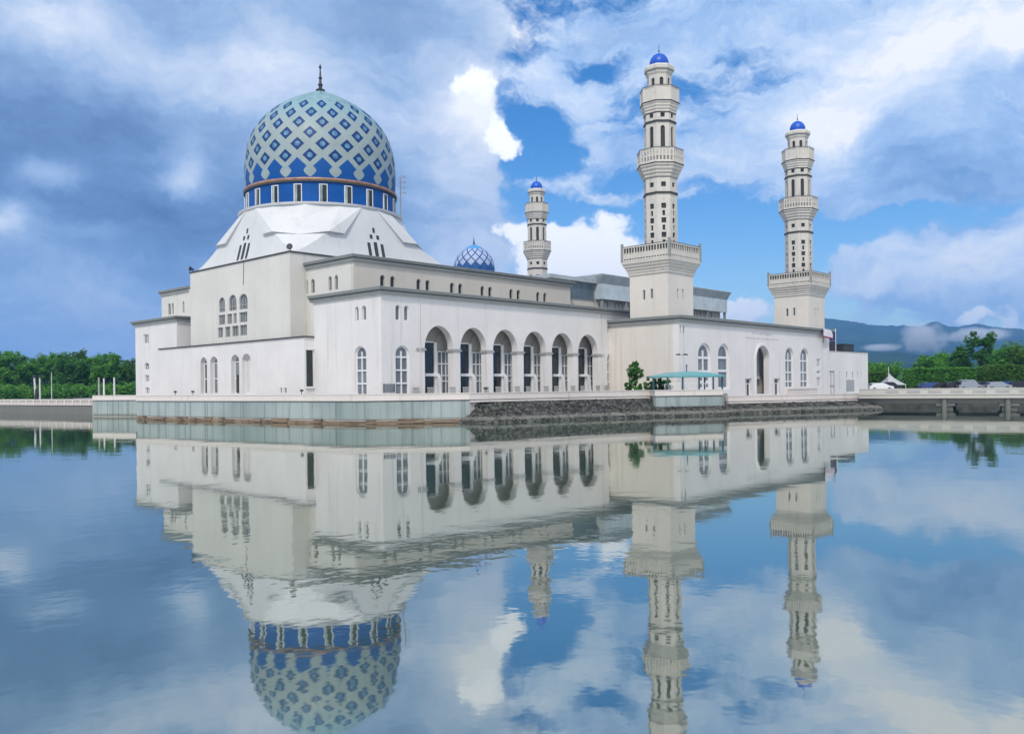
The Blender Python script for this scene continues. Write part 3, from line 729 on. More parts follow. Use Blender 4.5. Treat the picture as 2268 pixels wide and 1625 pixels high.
m = MB(); m.box(TX+0.1, TXE-0.1, TY+0.1, 54, 16.9, 17.0); m.box(TXE-0.5, TXE, TY+0.503, 54, 12.7, 17.2); m.box(TX+0.55, TXE-0.55, 54.0, 54.4, 12.7, 16.95); m.build('clerestory_roof', 'roof', mosque)
cornice(mosque, [(TX, 19.0), (TX, TY), (TXE, TY), (TXE, 20)], Z2, 0.72, 0.45)
cornice(mosque, [(TX, 54.5), (TX, 45.9)], 17.45, 0.7, 0.4)
# --- tall square hall block under the dome
XB = 0.69; YB0 = 17.2; YB1 = 41.05; Z3 = 18.68; HC = (12.97, 29.05)
FH = Fr((XB, 0, 0), (0, 1, 0), (-1, 0, 0))
tri = [arch(31.93, 33.5, 12.85, 13.9, 14.72, 7), arch(29.1, 31.0, 12.85, 13.9, 14.82, 7), arch(26.5, 28.5, 12.85, 13.9, 14.72, 7)]
mid = [rect(31.93, 33.6, 11.3, 12.55), rect(30.2, 31.5, 11.3, 12.55), rect(29.1, 29.95, 11.3, 12.55), rect(26.6, 28.5, 11.3, 12.55)]
low = [rect(32.5, 33.8, 9.72, 11.0), rect(30.7, 32.0, 9.72, 11.0), rect(28.7, 30.3, 9.72, 11.0), rect(26.7, 28.4, 9.72, 11.0)]
m = MB(); wall(m, FH, rect(YB0, YB1, 8.5, Z3-0.1), tri+mid+low, 0.5); m.build('hall_front_wall', 'hall', mosque)
for q in tri: window(mosque, FH, q, 0.2, 'glassgrey', 2, (13.4,), 0.09, frmat='trimlight')
for q in mid+low: window(mosque, FH, q, 0.2, 'glassgrey', 2, (), 0.09, frmat='trimlight')
m = MB(); wall(m, Fr((0, YB0, 0), (1, 0, 0), (0, -1, 0)), rect(XB+0.503, 25.2, 8.5, Z3-0.1), [], 0.5); m.build('hall_side_wall', 'hall', mosque); m = MB(); wall(m, Fr((0, YB1, 0), (1, 0, 0), (0, 1, 0)), rect(XB+0.503, 25.2, 8.5, Z3-0.1), [], 0.5)
m.box(24.7, 25.2, YB0+0.503, YB1-0.503, 8.5, Z3-0.1); m.build('hall_side_wall', 'hall', mosque)
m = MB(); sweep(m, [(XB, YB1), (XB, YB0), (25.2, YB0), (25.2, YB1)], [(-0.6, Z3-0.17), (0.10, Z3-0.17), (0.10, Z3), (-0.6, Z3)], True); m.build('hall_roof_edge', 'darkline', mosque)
m = MB(); m.tube((XB-0.05, 27.4, 15.8), (XB-0.05, 27.2, 18.5), 0.03, n=5); m.build('conductor_wire', 'iron', mosque)
# --- annex along the side
XA = -1.18; AY0 = GY; AY1 = 46.3; Z4 = 8.84
FN = Fr((XA, 0, 0), (0, 1, 0), (-1, 0, 0))
anw = [arch(33.1, 34.7, 2.75, 6.55, 7.3, 7), arch(30.4, 32.25, 2.75, 6.55, 7.3, 7), arch(25.25, 27.1, 2.75, 6.55, 7.35, 7), arch(22.6, 24.6, 2.75, 6.55, 7.38, 7)]
sml = [rect(16.05, 16.45, 2.8, 3.4), rect(15.15, 15.62, 2.8, 3.4)]
m = MB(); wall(m, FN, rect(AY0, AY1, ZD-0.3, Z4-0.08), anw+sml, 0.7); m.build('annex_front_wall', 'white', mosque)
for k, q in enumerate(anw): window(mosque, FN, q, 0.55, ('glassdark', 'glassgrey', 'glassgrey', 'white')[k], (1, 1, 0, 0)[k], (4.6, 6.5) if k < 3 else (), 0.12)
m = MB(); fbox(m, FN, 25.55, 26.6, 2.85, 5.0, -0.5, -0.42); m.build('annex_door', 'dark', mosque)
for q in sml: window(mosque, FN, q, 0.15, 'glassdark', 0, (), 0.05)
FNs = Fr((0, AY0, 0), (1, 0, 0), (0, -1, 0))
m = MB(); wall(m, FNs, rect(XA+0.703, 0.0, ZD-0.3, Z4-0.08), [], 0.5); wall(m, FNs, rect(0.0, TX, ZD-0.3, 8.5), [], 0.3); m.build('annex_end_wall', 'white', mosque)
m = MB(); fbox(m, FNs, -0.95, -0.2, 3.5, 7.35, 0.003, 0.05); m.build('slot_window', 'glassdark', mosque)
m = MB(); fbox(m, FNs, -1.05, -0.1, 7.36, 7.55, 0.003, 0.14); fbox(m, FNs, -1.05, -0.1, 3.3, 3.49, 0.003, 0.16); m.build('slot_window_surround', 'frame', mosque)
m = MB(); m.box(XA+0.3, TX, AY0+0.02, AY1-0.2, 8.6, 8.72); m.build('annex_roof', 'roof', mosque)
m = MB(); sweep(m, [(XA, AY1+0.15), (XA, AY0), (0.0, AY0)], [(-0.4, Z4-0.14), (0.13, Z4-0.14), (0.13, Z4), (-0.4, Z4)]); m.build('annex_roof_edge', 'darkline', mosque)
# --- corner block at the far left
FL = FB
lw = [rect(52.25, 53.9, 9.8, 11.15), arch(52.2, 53.7, 6.1, 6.7, 7.2, 5), rect(52.2, 53.6, 4.4, 5.45), rect(52.2, 53.5, 2.75, 3.7)]
m = MB(); wall(m, FL, rect(43.6, 56.6, ZD-0.3, 12.9), lw, 0.5); m.build('corner_block_wall', 'white', mosque)
for q in lw: window(mosque, FL, q, 0.2, 'glassgrey', 1, (), 0.12)
m = MB(); m.box(0.503, 6, 43.6, 44.1, 8.5, 12.9); m.box(0.503, 6, 56.1, 56.6, ZD-0.3, 12.9); m.box(0.3, 6, 43.8, 56.3, 12.55, 12.7); m.build('corner_block_side_wall', 'white', mosque)
cornice(mosque, [(6, 56.6), (0, 56.6), (0, 43.6), (2.8, 43.6)], Z1, 0.68, 0.45)
# --- white folded dome base: four sloping faces and star-folded corners
def dome_base():
    w0 = 11.75; zb = Z3-0.05; zt = 25.55; rt = 10.28; face = MB(); fold = MB()
    def place(k, p):                               # rotate a (toward -y face) local point by quarter turns
        a = k*PI/2; x, y, z = p; return (HC[0]+x*math.cos(a)-y*math.sin(a), HC[1]+x*math.sin(a)+y*math.cos(a), z)
    sag = lambda x, w, z: z
    for k in range(4):
        # face looking to local -y: gently concave, drawn as strips
        ts = (0, 0.1, 0.2, 0.3, 0.42, 0.425, 0.55, 0.7, 0.85, 1.0); rows = 9; pts = []
        for j, t in enumerate(ts):
            z = zb+(zt-zb)*t; yy = -(w0+(rt*0.9962-w0)*(t**0.75))
            if j <= 4: hw = w0+(6.7-w0)*(t/0.42)**0.82
            else: hw = 4.5+(0.92-4.5)*((t-0.425)/0.575)
            pts.append((hw, yy, z))
        vs = []; fs = []
        for hw, yy, z in pts:
            for i in range(9): vs.append(place(k, (hw*(-1+i/4), yy, z)))
        for j in range(rows):
            for i in range(8): fs.append((j*9+i, j*9+i+1, (j+1)*9+i+1, (j+1)*9+i))
        face.add(vs, fs)
        # folded corner between this face (its +x side) and the next
        Lq = [(-yy, -hw, z) for hw, yy, z in pts]
        ringp = lambda d_, zz=0.0: Vector((rt*math.sin(math.radians(d_)), -rt*math.cos(math.radians(d_)), zt-zz))
        dg = lambda r, z: Vector((r*math.sqrt(.5), -r*math.sqrt(.5), z))
        low = dg(13.35, pts[4][2]-0.35); mid_ = dg(11.35, pts[7][2]); q1 = ringp(22, 0.25); q2 = ringp(68, 0.25); r45 = ringp(45)
        for side, q, ov in ((pts, q1, Vector((0, -1, 0))), (Lq, q2, Vector((1, 0, 0)))):
            S0 = Vector(side[4]); Q0 = Vector(side[5]); S = S0+ov*0.42+Vector((0, 0, 0.1)); Pt = Q0+ov*0.38+Vector((0, 0, 0.05)); tris = []
            for j in range(4): tris.append((side[j], low, side[j+1]))
            for j in range(5, rows): tris.append((side[j], Pt, side[j+1]))
            tris += [(side[rows], Pt, S), (side[rows], S, q), (S, low, mid_), (S, mid_, q), (q, mid_, r45), (S0, S, low), (Pt, Q0, S0), (Pt, S0, S)]
            for t3 in tris: fold.add([place(k, p) for p in t3], [(0, 1, 2)])
    b = face.build('dome_base', 'bright', mosque, True)
    fold.build('folded_corner', 'bright', b)
    m = MB(); m.lathe([(9.9, zt-0.25), (10.45, zt-0.2), (10.55, zt+0.05), (10.0, zt+0.16), (9.4, zt+0.16)], 96, HC); m.build('ring_ledge', 'bright', b, True)
    # slit windows: three tall, two mid, one top, on the two faces in view
    def slit(F, c):
        for s, z0, z1, w in ((-1.0, 19.05, 21.0, 0.2), (0, 19.05, 21.15, 0.24), (1.0, 19.05, 21.0, 0.2), (-0.5, 21.55, 22.05, 0.19), (0.5, 21.55, 22.05, 0.19), (0, 22.35, 22.95, 0.15)):
            mm = MB(); P = F.p
            def dd(z):
                t = (z-zb)/(zt-zb); return w0+(rt*0.9962-w0)*(t**0.75)
            mm.hexa([P(c+s-w, z0, dd(z0)-0.3), P(c+s+w, z0, dd(z0)-0.3), P(c+s+w, z0, dd(z0)+0.05), P(c+s-w, z0, dd(z0)+0.05)],
                    [P(c+s-w, z1, dd(z1)-0.3), P(c+s+w, z1, dd(z1)-0.3), P(c+s+w, z1, dd(z1)+0.05), P(c+s-w, z1, dd(z1)+0.05)])
            mm.build('slit_window', 'dark', b)
    slit(Fr((HC[0], HC[1], 0), (0, 1, 0), (-1, 0, 0)), 0.0); slit(Fr((HC[0], HC[1], 0), (1, 0, 0), (0, -1, 0)), 0.2)
dome_base()
# --- drum with windows
M['drum'] = plain('deep_blue_drum', srgb(0, 78, 152), 0.5, 0.12, 0.5, spec=0.25)
m = MB(); m.lathe([(9.6, 25.6), (9.6, 28.25)], 120, HC, top=False, bot=False); drum = m.build('drum', 'drum', mosque, True)
M['winpanel'] = plain('green_white_blind', (0.28, 0.34, 0.33), 0.3, 0.3, 1.0)
for k in range(20):
    a = math.radians(3.2+18*k)
    if math.cos(a-math.radians(236)) < -0.15: continue
    n = Vector((math.cos(a), math.sin(a), 0)); F = Fr((HC[0]+n.x*9.6, HC[1]+n.y*9.6, 0), (-n.y, n.x, 0), n)
    m = MB(); 
    for s0, s1, z0, z1 in ((-0.50, -0.41, 25.72, 27.92), (0.41, 0.50, 25.72, 27.92), (-0.41, 0.41, 27.83, 27.92)): fbox(m, F, s0, s1, z0, z1, -0.1, 0.10)
    w = m.build('drum_window', 'frame', mosque)
    m = MB(); fbox(m, F, -0.41, 0.41, 25.72, 27.83, -0.1, 0.035); m.build('pane', 'glassdark', w)
    m = MB(); fbox(m, F, -0.40, -0.1, 25.74, 27.82, -0.1, 0.05); m.build('blind', 'winpanel', w)
m = MB(); m.lathe([(9.5, 28.3), (9.8, 28.36), (9.88, 28.52), (9.82, 28.66), (9.5, 28.72)], 120, HC, top=False, bot=False); m.build('copper_ring', 'orange', mosque, True)
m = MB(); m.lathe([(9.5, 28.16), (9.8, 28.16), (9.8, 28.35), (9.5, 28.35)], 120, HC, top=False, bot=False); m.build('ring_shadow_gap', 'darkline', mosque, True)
dome_prof = [(9.582, 28.7), (9.669, 30.0), (9.669, 31.6), (9.582, 33.0), (9.38, 34.2), (9.023, 35.4), (8.54, 36.45), (7.913, 37.4), (7.141, 38.3), (6.272, 39.1), (5.211, 39.88), (4.053, 40.6), (2.798, 41.25), (1.448, 41.85), (0.531, 42.25), (0.174, 42.5), (0.019, 42.6)]
def smooth_prof(p, k=3):
    out = []
    for i in range(len(p)-1):
        p0 = p[max(0, i-1)]; p1 = p[i]; p2 = p[i+1]; p3 = p[min(len(p)-1, i+2)]
        for j in range(k):
            t = j/k; f = lambda a, b, c, d: 0.5*((2*b)+(-a+c)*t+(2*a-5*b+4*c-d)*t*t+(-a+3*b-3*c+d)*t**3)
            out.append((max(0.01, f(p0[0], p1[0], p2[0], p3[0])), f(p0[1], p1[1], p2[1], p3[1])))
    return out+[p[-1]]
DM = dome_mat('dome_lattice_tiles', 20, math.radians(12.0), 29.95-ZD, 1.42, 6.5)
m = MB(); m.lathe(smooth_prof(dome_prof), 160, HC, bot=False); dome = m.build('dome', DM, mosque, True)
m = MB(); m.lathe([(0.55, 42.3), (0.6, 42.5), (0.25, 42.62), (0.22, 43.0), (0.34, 43.15), (0.2, 43.35), (0.14, 43.9), (0.26, 44.05), (0.13, 44.3), (0.08, 45.3), (0.2, 45.45), (0.03, 45.9), (0.01, 46.0)], 14, HC); m.build('finial', 'iron', dome, True)
m = MB(); m.tube((HC[0]-0.4, HC[1]-0.6, 42.2), (HC[0]-2.0, HC[1]-3.2, 40.85), 0.03, n=5); m.build('lightning_wire', 'iron', dome)
# service cage and ladder at the right side of the drum
m = MB(); a = math.radians(236-78+156); n = Vector((math.cos(a), math.sin(a), 0)); t_ = Vector((-n.y, n.x, 0)); c = Vector((HC[0], HC[1], 0))+n*10.35
for s in (-0.3, 0.3):
    m.tube(c+t_*s+Vector((0, 0, 25.6)), c+t_*s+Vector((0, 0, 31.0)), 0.05, n=6)
for z in [25.9+0.4*i for i in range(13)]: m.tube(c-t_*0.3+Vector((0, 0, z)), c+t_*0.3+Vector((0, 0, z)), 0.03, n=5)
for z in (28.9, 29.6, 30.3, 31.0):
    pts = [c+t_*(0.45*math.cos(q))+n*(0.75*math.sin(q))+Vector((0, 0, z)) for q in [PI*i/6 for i in range(7)]]
    for p, q in zip(pts, pts[1:]): m.tube(p, q, 0.035, n=5)
m.build('service_ladder', 'trimlight', mosque)
# --- loudspeakers on the roof corners
def speaker(loc, yaw, label):
    t = thing('loudspeaker', label, 'loudspeaker', loc)
    d = Vector((math.cos(yaw), math.sin(yaw), 0.15)).normalized(); p = Vector(loc)
    m = MB(); m.tube(p, p+Vector((0, 0, 0.35)), 0.05); m.build('stand', 'iron', t)
    m = MB(); q = p+Vector((0, 0, 0.4)); m.tube(q-d*0.25, q, 0.09, 0.12, 10); m.tube(q, q+d*0.35, 0.12, 0.36, 14); m.build('horn', 'iron', t)
speaker((XB+0.2, YB0+0.2, Z3), PI*1.25, 'black horn loudspeaker on the roof corner nearest the water, below the dome')
speaker((XB+0.2, YB1-0.2, Z3), PI*0.8, 'black horn loudspeaker on the far left roof corner of the tall block')
# ------------------------------------------------------------------ right hand wing
WX = 36.62; WY = -10.31; WXE = 79.6; ZW = 11.62; ZL = 1.55
wing = thing('side_wing', 'long white wing with an arched doorway, below the two right hand minarets', 'building', (57, -5, ZL))
FWA = Fr((0, WY, 0), (1, 0, 0), (0, -1, 0)); FWB = Fr((WX, 0, 0), (0, 1, 0), (-1, 0, 0))
wA = [round_arch(40.95, 44.0, 2.6, 6.8, 8.45, 9), round_arch(45.75, 48.6, 2.6, 6.9, 8.5, 9), round_arch(64.55, 67.2, 2.6, 7.0, 8.5, 9), round_arch(69.4, 72.2, 2.6, 7.0, 8.5, 9)]
dA = round_arch(55.75, 59.5, ZL+0.02, 6.7, 8.45, 10)
sd = [rect(52.8, 54.55, ZL+0.02, 4.03), rect(61.0, 62.75, ZL+0.02, 4.03)]
s4 = [rect(74.95, 76.3, 5.75, 7.05), rect(74.95, 76.3, 4.6, 5.2), rect(74.95, 76.3, 2.75, 4.2)]
tW = [rect(36.78+0.15, 37.15, 9.45, 10.35), rect(37.6, 37.9, 9.45, 10.35)]
m = MB(); wall(m, FWA, rect(WX, WXE, ZL-0.3, 11.35), wA+[dA]+sd+s4+tW, 0.8); m.build('front_wall', 'white', wing)
m = MB(); wall(m, FWB, rect(WY+0.803, 1.0, ZL-0.3, 11.35), [], 0.6); m.build('side_wall', 'cream', wing); m = MB(); wall(m, Fr((WXE, 0, 0), (0, 1, 0), (1, 0, 0)), rect(WY+0.803, 6, ZL-0.3, 11.35), [], 0.6); m.build('side_wall', 'cream', wing)
m = MB(); m.box(WX+0.2, WXE-0.2, WY+0.2, 6, 11.0, 11.15); m.build('roof', 'roof', wing)
cornice(wing, [(WX, 1.0), (WX, WY), (WXE, WY), (WXE, 4)], ZW, 0.8, 0.5)
for k, q in enumerate(wA): window(wing, FWA, q, 0.3, 'glassgrey', 1 if k != 1 else 0, (3.6, 4.9, 6.6) if k != 1 else (5.0, 6.7), 0.3 if k < 2 else 0.2)
for q in s4: window(wing, FWA, q, 0.15, 'glassgrey', 2, (), 0.1)
for q in tW: window(wing, FWA, q, 0.15, 'glassdark', 0, (), 0.05, frmat='trimlight')
for q in sd: window(wing, FWA, q, 0.4, 'glassdark', 1, (3.3,), 0.12, name='side_door')
# doorway: recessed wall, dark door, window above
m = MB(); F2 = Fr((0, WY+2.2, 0), (1, 0, 0), (0, -1, 0)); fbox(m, F2, 54.5, 62.5, ZL, 9.5, -0.3, 0); m.build('doorway_back_wall', 'warm', wing)
m = MB(); fbox(m, F2, 58.2, 59.6, ZL+0.02, 3.9, 0.003, 0.05); m.build('door', 'dark', wing)
m = MB(); fbox(m, F2, 58.2, 59.9, 4.4, 7.4, 0.003, 0.05); m.build('doorway_window', 'glassgrey', wing)
m = MB(); fbox(m, F2, 57.9, 60.2, 3.95, 4.3, 0.003, 0.45); fbox(m, F2, 60.0, 60.4, 3.95, 8.0, 0.003, 0.3); m.build('doorway_frame', 'frame', wing)
m = MB(); ring_frame(m, FWA, round_arch(55.35, 59.9, ZL, 6.7, 8.9, 10), 0.36, 0.003, 0.12); m.build('doorway_surround', 'frame', wing)
# faint relief lettering band and little plaques over the door
m = MB(); rr = random.Random(4)
for z, a, b in ((10.1, 54.9, 60.5), (9.45, 53.0, 62.6)):
    s = a
    while s < b: w = rr.uniform(0.1, 0.34); fbox(m, FWA, s, s+w, z-rr.uniform(.03, .10), z+rr.uniform(.03, .10), 0.003, 0.03); s += w+rr.uniform(0.08, 0.5)
m.build('relief_band', 'trimlight', wing)
m = MB(); fbox(m, FWA, 64.0, 74.0, ZL+0.95, ZL+1.1, 0.5, 0.62); fbox(m, FWA, 64.0, 74.0, ZL+0.02, ZL+0.9, 0.003, 0.5); m.build('planter_ledge', 'parapet', wing)

# low service annex at the right end
srv = thing('service_building', 'low plain white building at the right end of the wing, with narrow upright windows', 'building', (86, -8, ZL))
FS = Fr((0, WY+0.3, 0), (1, 0, 0), (0, -1, 0)); S0 = WXE+0.003; S1 = 95.9
rs = [rect(79.9, 82.2, ZL+0.02, 5.2), rect(84.0, 84.3, 2.2, 5.1), rect(86.8, 87.3, 4.1, 5.1), rect(89.2, 89.7, 4.1, 5.1), rect(91.3, 91.7, 4.1, 5.1), rect(93.0, 93.3, 4.1, 5.1)]
m = MB(); wall(m, FS, rect(S0, S1, ZL-0.3, 8.25), rs, 0.5); m.build('front_wall', 'white', srv)
m = MB(); m.box(S1-0.5, S1, WY+0.803, 6, ZL-0.3, 8.25); m.build('side_wall', 'white', srv); m = MB(); m.box(S0+0.1, S1-0.503, WY+0.9, 6, 7.9, 8.0); m.build('roof', 'roof', srv)
window(srv, FS, rs[0], 0.12, 'white', 1, (2.9,), 0.08, name='panel_door', frmat='trimlight')
for q in rs[1:]: window(srv, FS, q, 0.2, 'glassdark', 0, (), 0.04, frmat='trimlight')
m = MB(); fbox(m, FS, S0, S1, 8.25, 8.33, -0.6, 0.06); m.build('coping', 'parapet', srv)
m = MB(); fbox(m, FS, 86.7, 89.9, 1.9, 3.8, 0.003, 0.03); m.build('garage_door', 'trimlight', srv)

tk = thing('water_tank', 'black roof tank on the low white building at the right', 'tank', (92, WY+3, 8.0))
m = MB(); m.box(90.0, 94.2, WY+2, WY+5, 8.0, 9.7); m.build('tank_body', 'iron', tk)
m = MB(); m.box(89.9, 94.3, WY+1.9, WY+5.1, 9.7, 9.82); m.build('tank_lid', 'iron', tk)
fp = thing('flagpole', 'white pole with dark blue flag standing on the low white roof', 'flagpole', (84.1, WY+0.9, 8.25))
m = MB(); m.tube((84.1, WY+0.9, 8.1), (84.1, WY+0.9, 12.0), 0.10, 0.08, 10); m.build('pole', 'frame', fp)
def cloth(F, s0, s1, z0, z1, rows):
    m = MB(); n = 12
    vs = []; fs = []
    for j in range(rows+1):
        for i in range(n+1):
            s = i/n; vs.append(F.p(s0+(s1-s0)*s, z0+(z1-z0)*j/rows-0.25*s*s*abs(s1-s0)*0.3, 0.14*math.sin(s*7+j*0.6)*s))
    for j in range(rows):
        for i in range(n): k = j*(n+1)+i; fs.append((k, k+1, k+n+2, k+n+1))
    return m.add(vs, fs)
M['flagblue'] = plain('navy_cloth', (0.03, 0.04, 0.13), 0.8); M['flagdark'] = plain('dark_cloth', (0.03, 0.03, 0.04), 0.8)
M['flagred'] = plain('crimson_cloth', (0.35, 0.02, 0.10), 0.8); M['flagwhite'] = plain('white_cloth', (0.72, 0.70, 0.74), 0.8)
FF = Fr((0, WY+0.85, 0), (1, 0, 0), (0, -1, 0))
cloth(FF, 84.0, 81.4, 10.1, 11.5, 5).build('flag', 'flagblue', fp); cloth(FF, 84.0, 81.6, 8.5, 10.0, 5).build('lower_flag', 'flagdark', fp)
fq = thing('banner', 'small white and crimson banner hanging off the right end of the wing cornice', 'banner', (77.3, WY-0.5, 9.4))
FQ = Fr((0, WY-0.75, 0), (1, 0, 0), (0, -1, 0))
m = MB(); m.tube(FQ.p(75.7, 9.4), FQ.p(75.7, 11.5), 0.06); m.build('pole', 'iron', fq)
cloth(FQ, 75.75, 78.9, 10.5, 11.6, 5).build('cloth', 'flagwhite', fq); cloth(FQ, 75.75, 78.9, 10.25, 10.48, 2).build('stripe', 'flagred', fq)

# ------------------------------------------------------------------ minarets
def make_minaret(loc):
    t = thing('minaret', '', 'minaret', loc); X0, Y0, _ = loc
    hw = 2.84; A8 = 1/math.cos(PI/8)
    Fs = lambda k: Fr((X0, Y0, 0), (math.sin(k*PI/4)*-1, math.cos(k*PI/4), 0), (math.cos(k*PI/4), math.sin(k*PI/4), 0))
    off = lambda F, d: Fr(F.o+F.n*d, F.s, F.n)
    # square base with paired slits
    m = MB(); bz0 = 1.5; bz1 = 17.05; sl = [rect(-0.86, -0.52, 13.9, 15.1), rect(0.28, 0.62, 13.95, 15.15)]
    for k in (0, 2, 4, 6):
        F = off(Fs(k), hw); w = hw if k in (2, 6) else hw-0.503
        wall(m, F, rect(-w, w, bz0, bz1), sl if k in (4, 6) else [], 0.5)
    m.build('base_wall', 'cream', t)
    for k in (4, 6):
        for q in sl: pane(off(Fs(k), hw), q, -0.2).build('slit_window', 'glassblue' if k == 4 else 'glassgrey', t)
    # corbelled square balcony
    r2 = math.sqrt(2)
    prof = [(2.84, 16.9), (2.98, 17.05), (2.98, 17.3), (3.06, 17.35), (3.10, 17.65), (3.22, 17.72), (3.26, 18.0), (3.40, 18.08), (3.44, 18.36), (3.58, 18.44), (3.60, 18.72), (3.2, 18.74), (2.0, 18.74)]
    m = MB(); m.lathe([(a*r2, z) for a, z in prof], 4, (X0, Y0), PI/4); m.build('balcony', 'stone', t)
    m = MB()
    for k in (0, 2, 4, 6):
        F = off(Fs(k), 3.5)
        fbox(m, F, -3.42, 3.42, 20.42, 20.58, -0.12, 0.04); fbox(m, F, -3.42, 3.42, 18.76, 18.95, -0.1, 0.02)
        for i in range(17): s = -3.3+6.6*i/16; fbox(m, F, s-0.05-0.03*(i % 4 == 0), s+0.05+0.03*(i % 4 == 0), 18.95, 20.42, -0.085, -0.0)
        for i in range(16): s = -3.3+6.6*(i+0.5)/16; fbox(m, F, s-0.15, s+0.15, 19.1+0.0, 19.72, -0.07, -0.02)
        fbox(m, F, -3.42, 3.42, 19.72, 19.8, -0.09, 0.01)
    rl_ = m.build('railing', 'stone', t)
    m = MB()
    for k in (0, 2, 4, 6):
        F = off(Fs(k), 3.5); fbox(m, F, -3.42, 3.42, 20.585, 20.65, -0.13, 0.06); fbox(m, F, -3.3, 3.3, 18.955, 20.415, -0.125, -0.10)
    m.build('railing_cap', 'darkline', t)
    m = MB()
    for sx in (-1, 1):
        for sy in (-1, 1): m.box(X0+sx*3.5-0.13, X0+sx*3.5+0.13, Y0+sy*3.5-0.13, Y0+sy*3.5+0.13, 18.75, 21.05)
    m.build('railing_post', 'trim', t)
    # shafts: eight faces with real openings
    def shaft(name, ap, z0, z1, holes, winmat='dark', wname='window', faces=range(8)):
        m = MB(); w = ap*math.tan(PI/8)
        for k in range(8): wall(m, off(Fs(k), ap), rect(-w, w, z0, z1), holes, 0.22)
        o = m.build(name, 'stone', t)
        for k in (3, 4, 5, 6, 7):
            for q in holes: pane(off(Fs(k), ap), q, -0.17).build(wname, winmat, t)
        return o
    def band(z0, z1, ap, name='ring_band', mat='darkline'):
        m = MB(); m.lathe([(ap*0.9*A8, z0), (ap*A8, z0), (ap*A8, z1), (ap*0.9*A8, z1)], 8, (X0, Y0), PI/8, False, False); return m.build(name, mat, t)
    def gallery(ap0, ap1, z0, z1, z2, pierced):
        """corbels widening from ap0 at z0 to ap1 at z1, octagonal parapet to z2"""
        m = MB(); st = 4; pr = [(ap0, z0)]
        for i in range(st):
            a = ap0+(ap1-ap0)*(i+1)/st; za = z0+(z1-z0)*(i+0.35)/st; zb = z0+(z1-z0)*(i+1)/st
            pr += [(a-0.05, za), (a, za+0.05), (a, zb-0.05), (a-0.03, zb)]
        pr += [(ap1+0.04, z1), (ap1+0.04, z1+0.16), (ap0*0.9, z1+0.17)]
        m.lathe([(a*A8, z) for a, z in pr], 8, (X0, Y0), PI/8); g = m.build('gallery', 'stone', t)
        for k in range(8):                          # little dentils
            pass
        m = MB(); w = (ap1-0.06)*math.tan(PI/8)
        for k in range(8):
            F = off(Fs(k), ap1-0.04); holes = []
            if pierced:
                nn = 5
                for i in range(nn):
                    c = -w+2*w*(i+0.5)/nn; hh = 2*w/nn*0.28
                    holes.append(rect(c-hh, c+hh, z1+0.35, z1+0.35+(z2-z1-0.75)*0.48)); holes.append(arch(c-hh, c+hh, z1+0.5+(z2-z1-0.75)*0.48, z2-0.45, z2-0.3, 3))
            wall(m, F, rect(-w, w, z1+0.17, z2-0.14), holes, 0.12)
            fbox(m, F, -w-0.03, w+0.03, z2-0.14, z2, -0.16, 0.05)
            fbox(m, F, w-0.07, w+0.07, z1+0.17, z2+0.06, -0.13, 0.04)
        m.build('parapet', 'stone', t)
        band(z1-0.02, z1+0.07, ap1+0.075, 'moulding_shade'); band(z2-0.03, z2+0.03, ap1+0.045, 'moulding_shade'); band(z0+0.02, z0+0.13, ap0+0.06, 'moulding_shade')  # dark strips put in as the shadow lines of the mouldings
        return g
    sq = lambda z0, z1, h=0.3: rect(-h, h, z0, z1)
    shaft('lower_shaft', 1.95, 18.74, 29.1, [sq(27.9, 28.5), sq(25.2, 25.85), sq(23.4, 24.05), sq(21.6, 22.25), rect(-.17, .17, 24.3, 24.95), rect(-.17, .17, 22.5, 23.15), rect(-.17, .17, 20.0, 21.3)])
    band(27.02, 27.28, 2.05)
    gallery(1.95, 2.72, 29.05, 30.7, 32.6, True)
    shaft('upper_shaft', 1.85, 30.9, 37.2, [arch(-.28, .28, 32.7, 35.2, 35.55, 4), sq(36.55, 37.1, 0.27)])
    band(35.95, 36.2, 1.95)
    gallery(1.85, 2.28, 37.1, 38.5, 40.4, False)
    shaft('lantern', 1.42, 38.7, 42.2, [arch(-.24, .24, 40.55, 41.45, 41.7, 4)])
    m = MB(); m.lathe([(a*A8, z) for a, z in ((1.42, 42.1), (1.55, 42.3), (1.6, 42.55), (1.78, 42.75), (1.80, 43.1), (1.62, 43.35), (1.2, 43.4))], 8, (X0, Y0), PI/8); m.build('lantern_cap', 'stone', t)
    band(42.62, 42.72, 1.71, 'moulding_shade')  # shade under the cap rim, put in as a dark strip
    m = MB(); m.lathe([(1.12, 43.38), (1.2, 43.75), (1.17, 44.1), (1.0, 44.5), (0.72, 44.82), (0.35, 45.02), (0.05, 45.12)], 32, (X0, Y0), bot=False); cap = m.build('cap_dome', 'capblue', t, True)
    m = MB(); m.tube((X0, Y0, 45.05), (X0, Y0, 46.2), 0.05, 0.03); m.lathe([(0.03, 45.3), (0.11, 45.42), (0.03, 45.55)], 10, (X0, Y0)); m.build('spire', 'iron', cap)
    return t
M['capblue'] = plain('royal_blue_cap', srgb(12, 84, 190), 0.4, 0.08, 1)
MX, MY = 39.98, -5.72
mn = make_minaret((MX, MY, 1.5))
mn['label'] = 'tallest and nearest minaret, stone coloured with blue cap, rising beside the six arches'
mn['group'] = 'minarets of the mosque'
m2 = copy_tree(mn); m2.location = (79.15, MY, 1.5); m2['label'] = 'rightmost minaret with blue cap, above the right end of the long white wing'
m3 = copy_tree(mn); m3.location = (78.75, 49.87, 1.5); m3['label'] = 'smallest looking minaret with blue cap, seen over the roof beside the small dome'

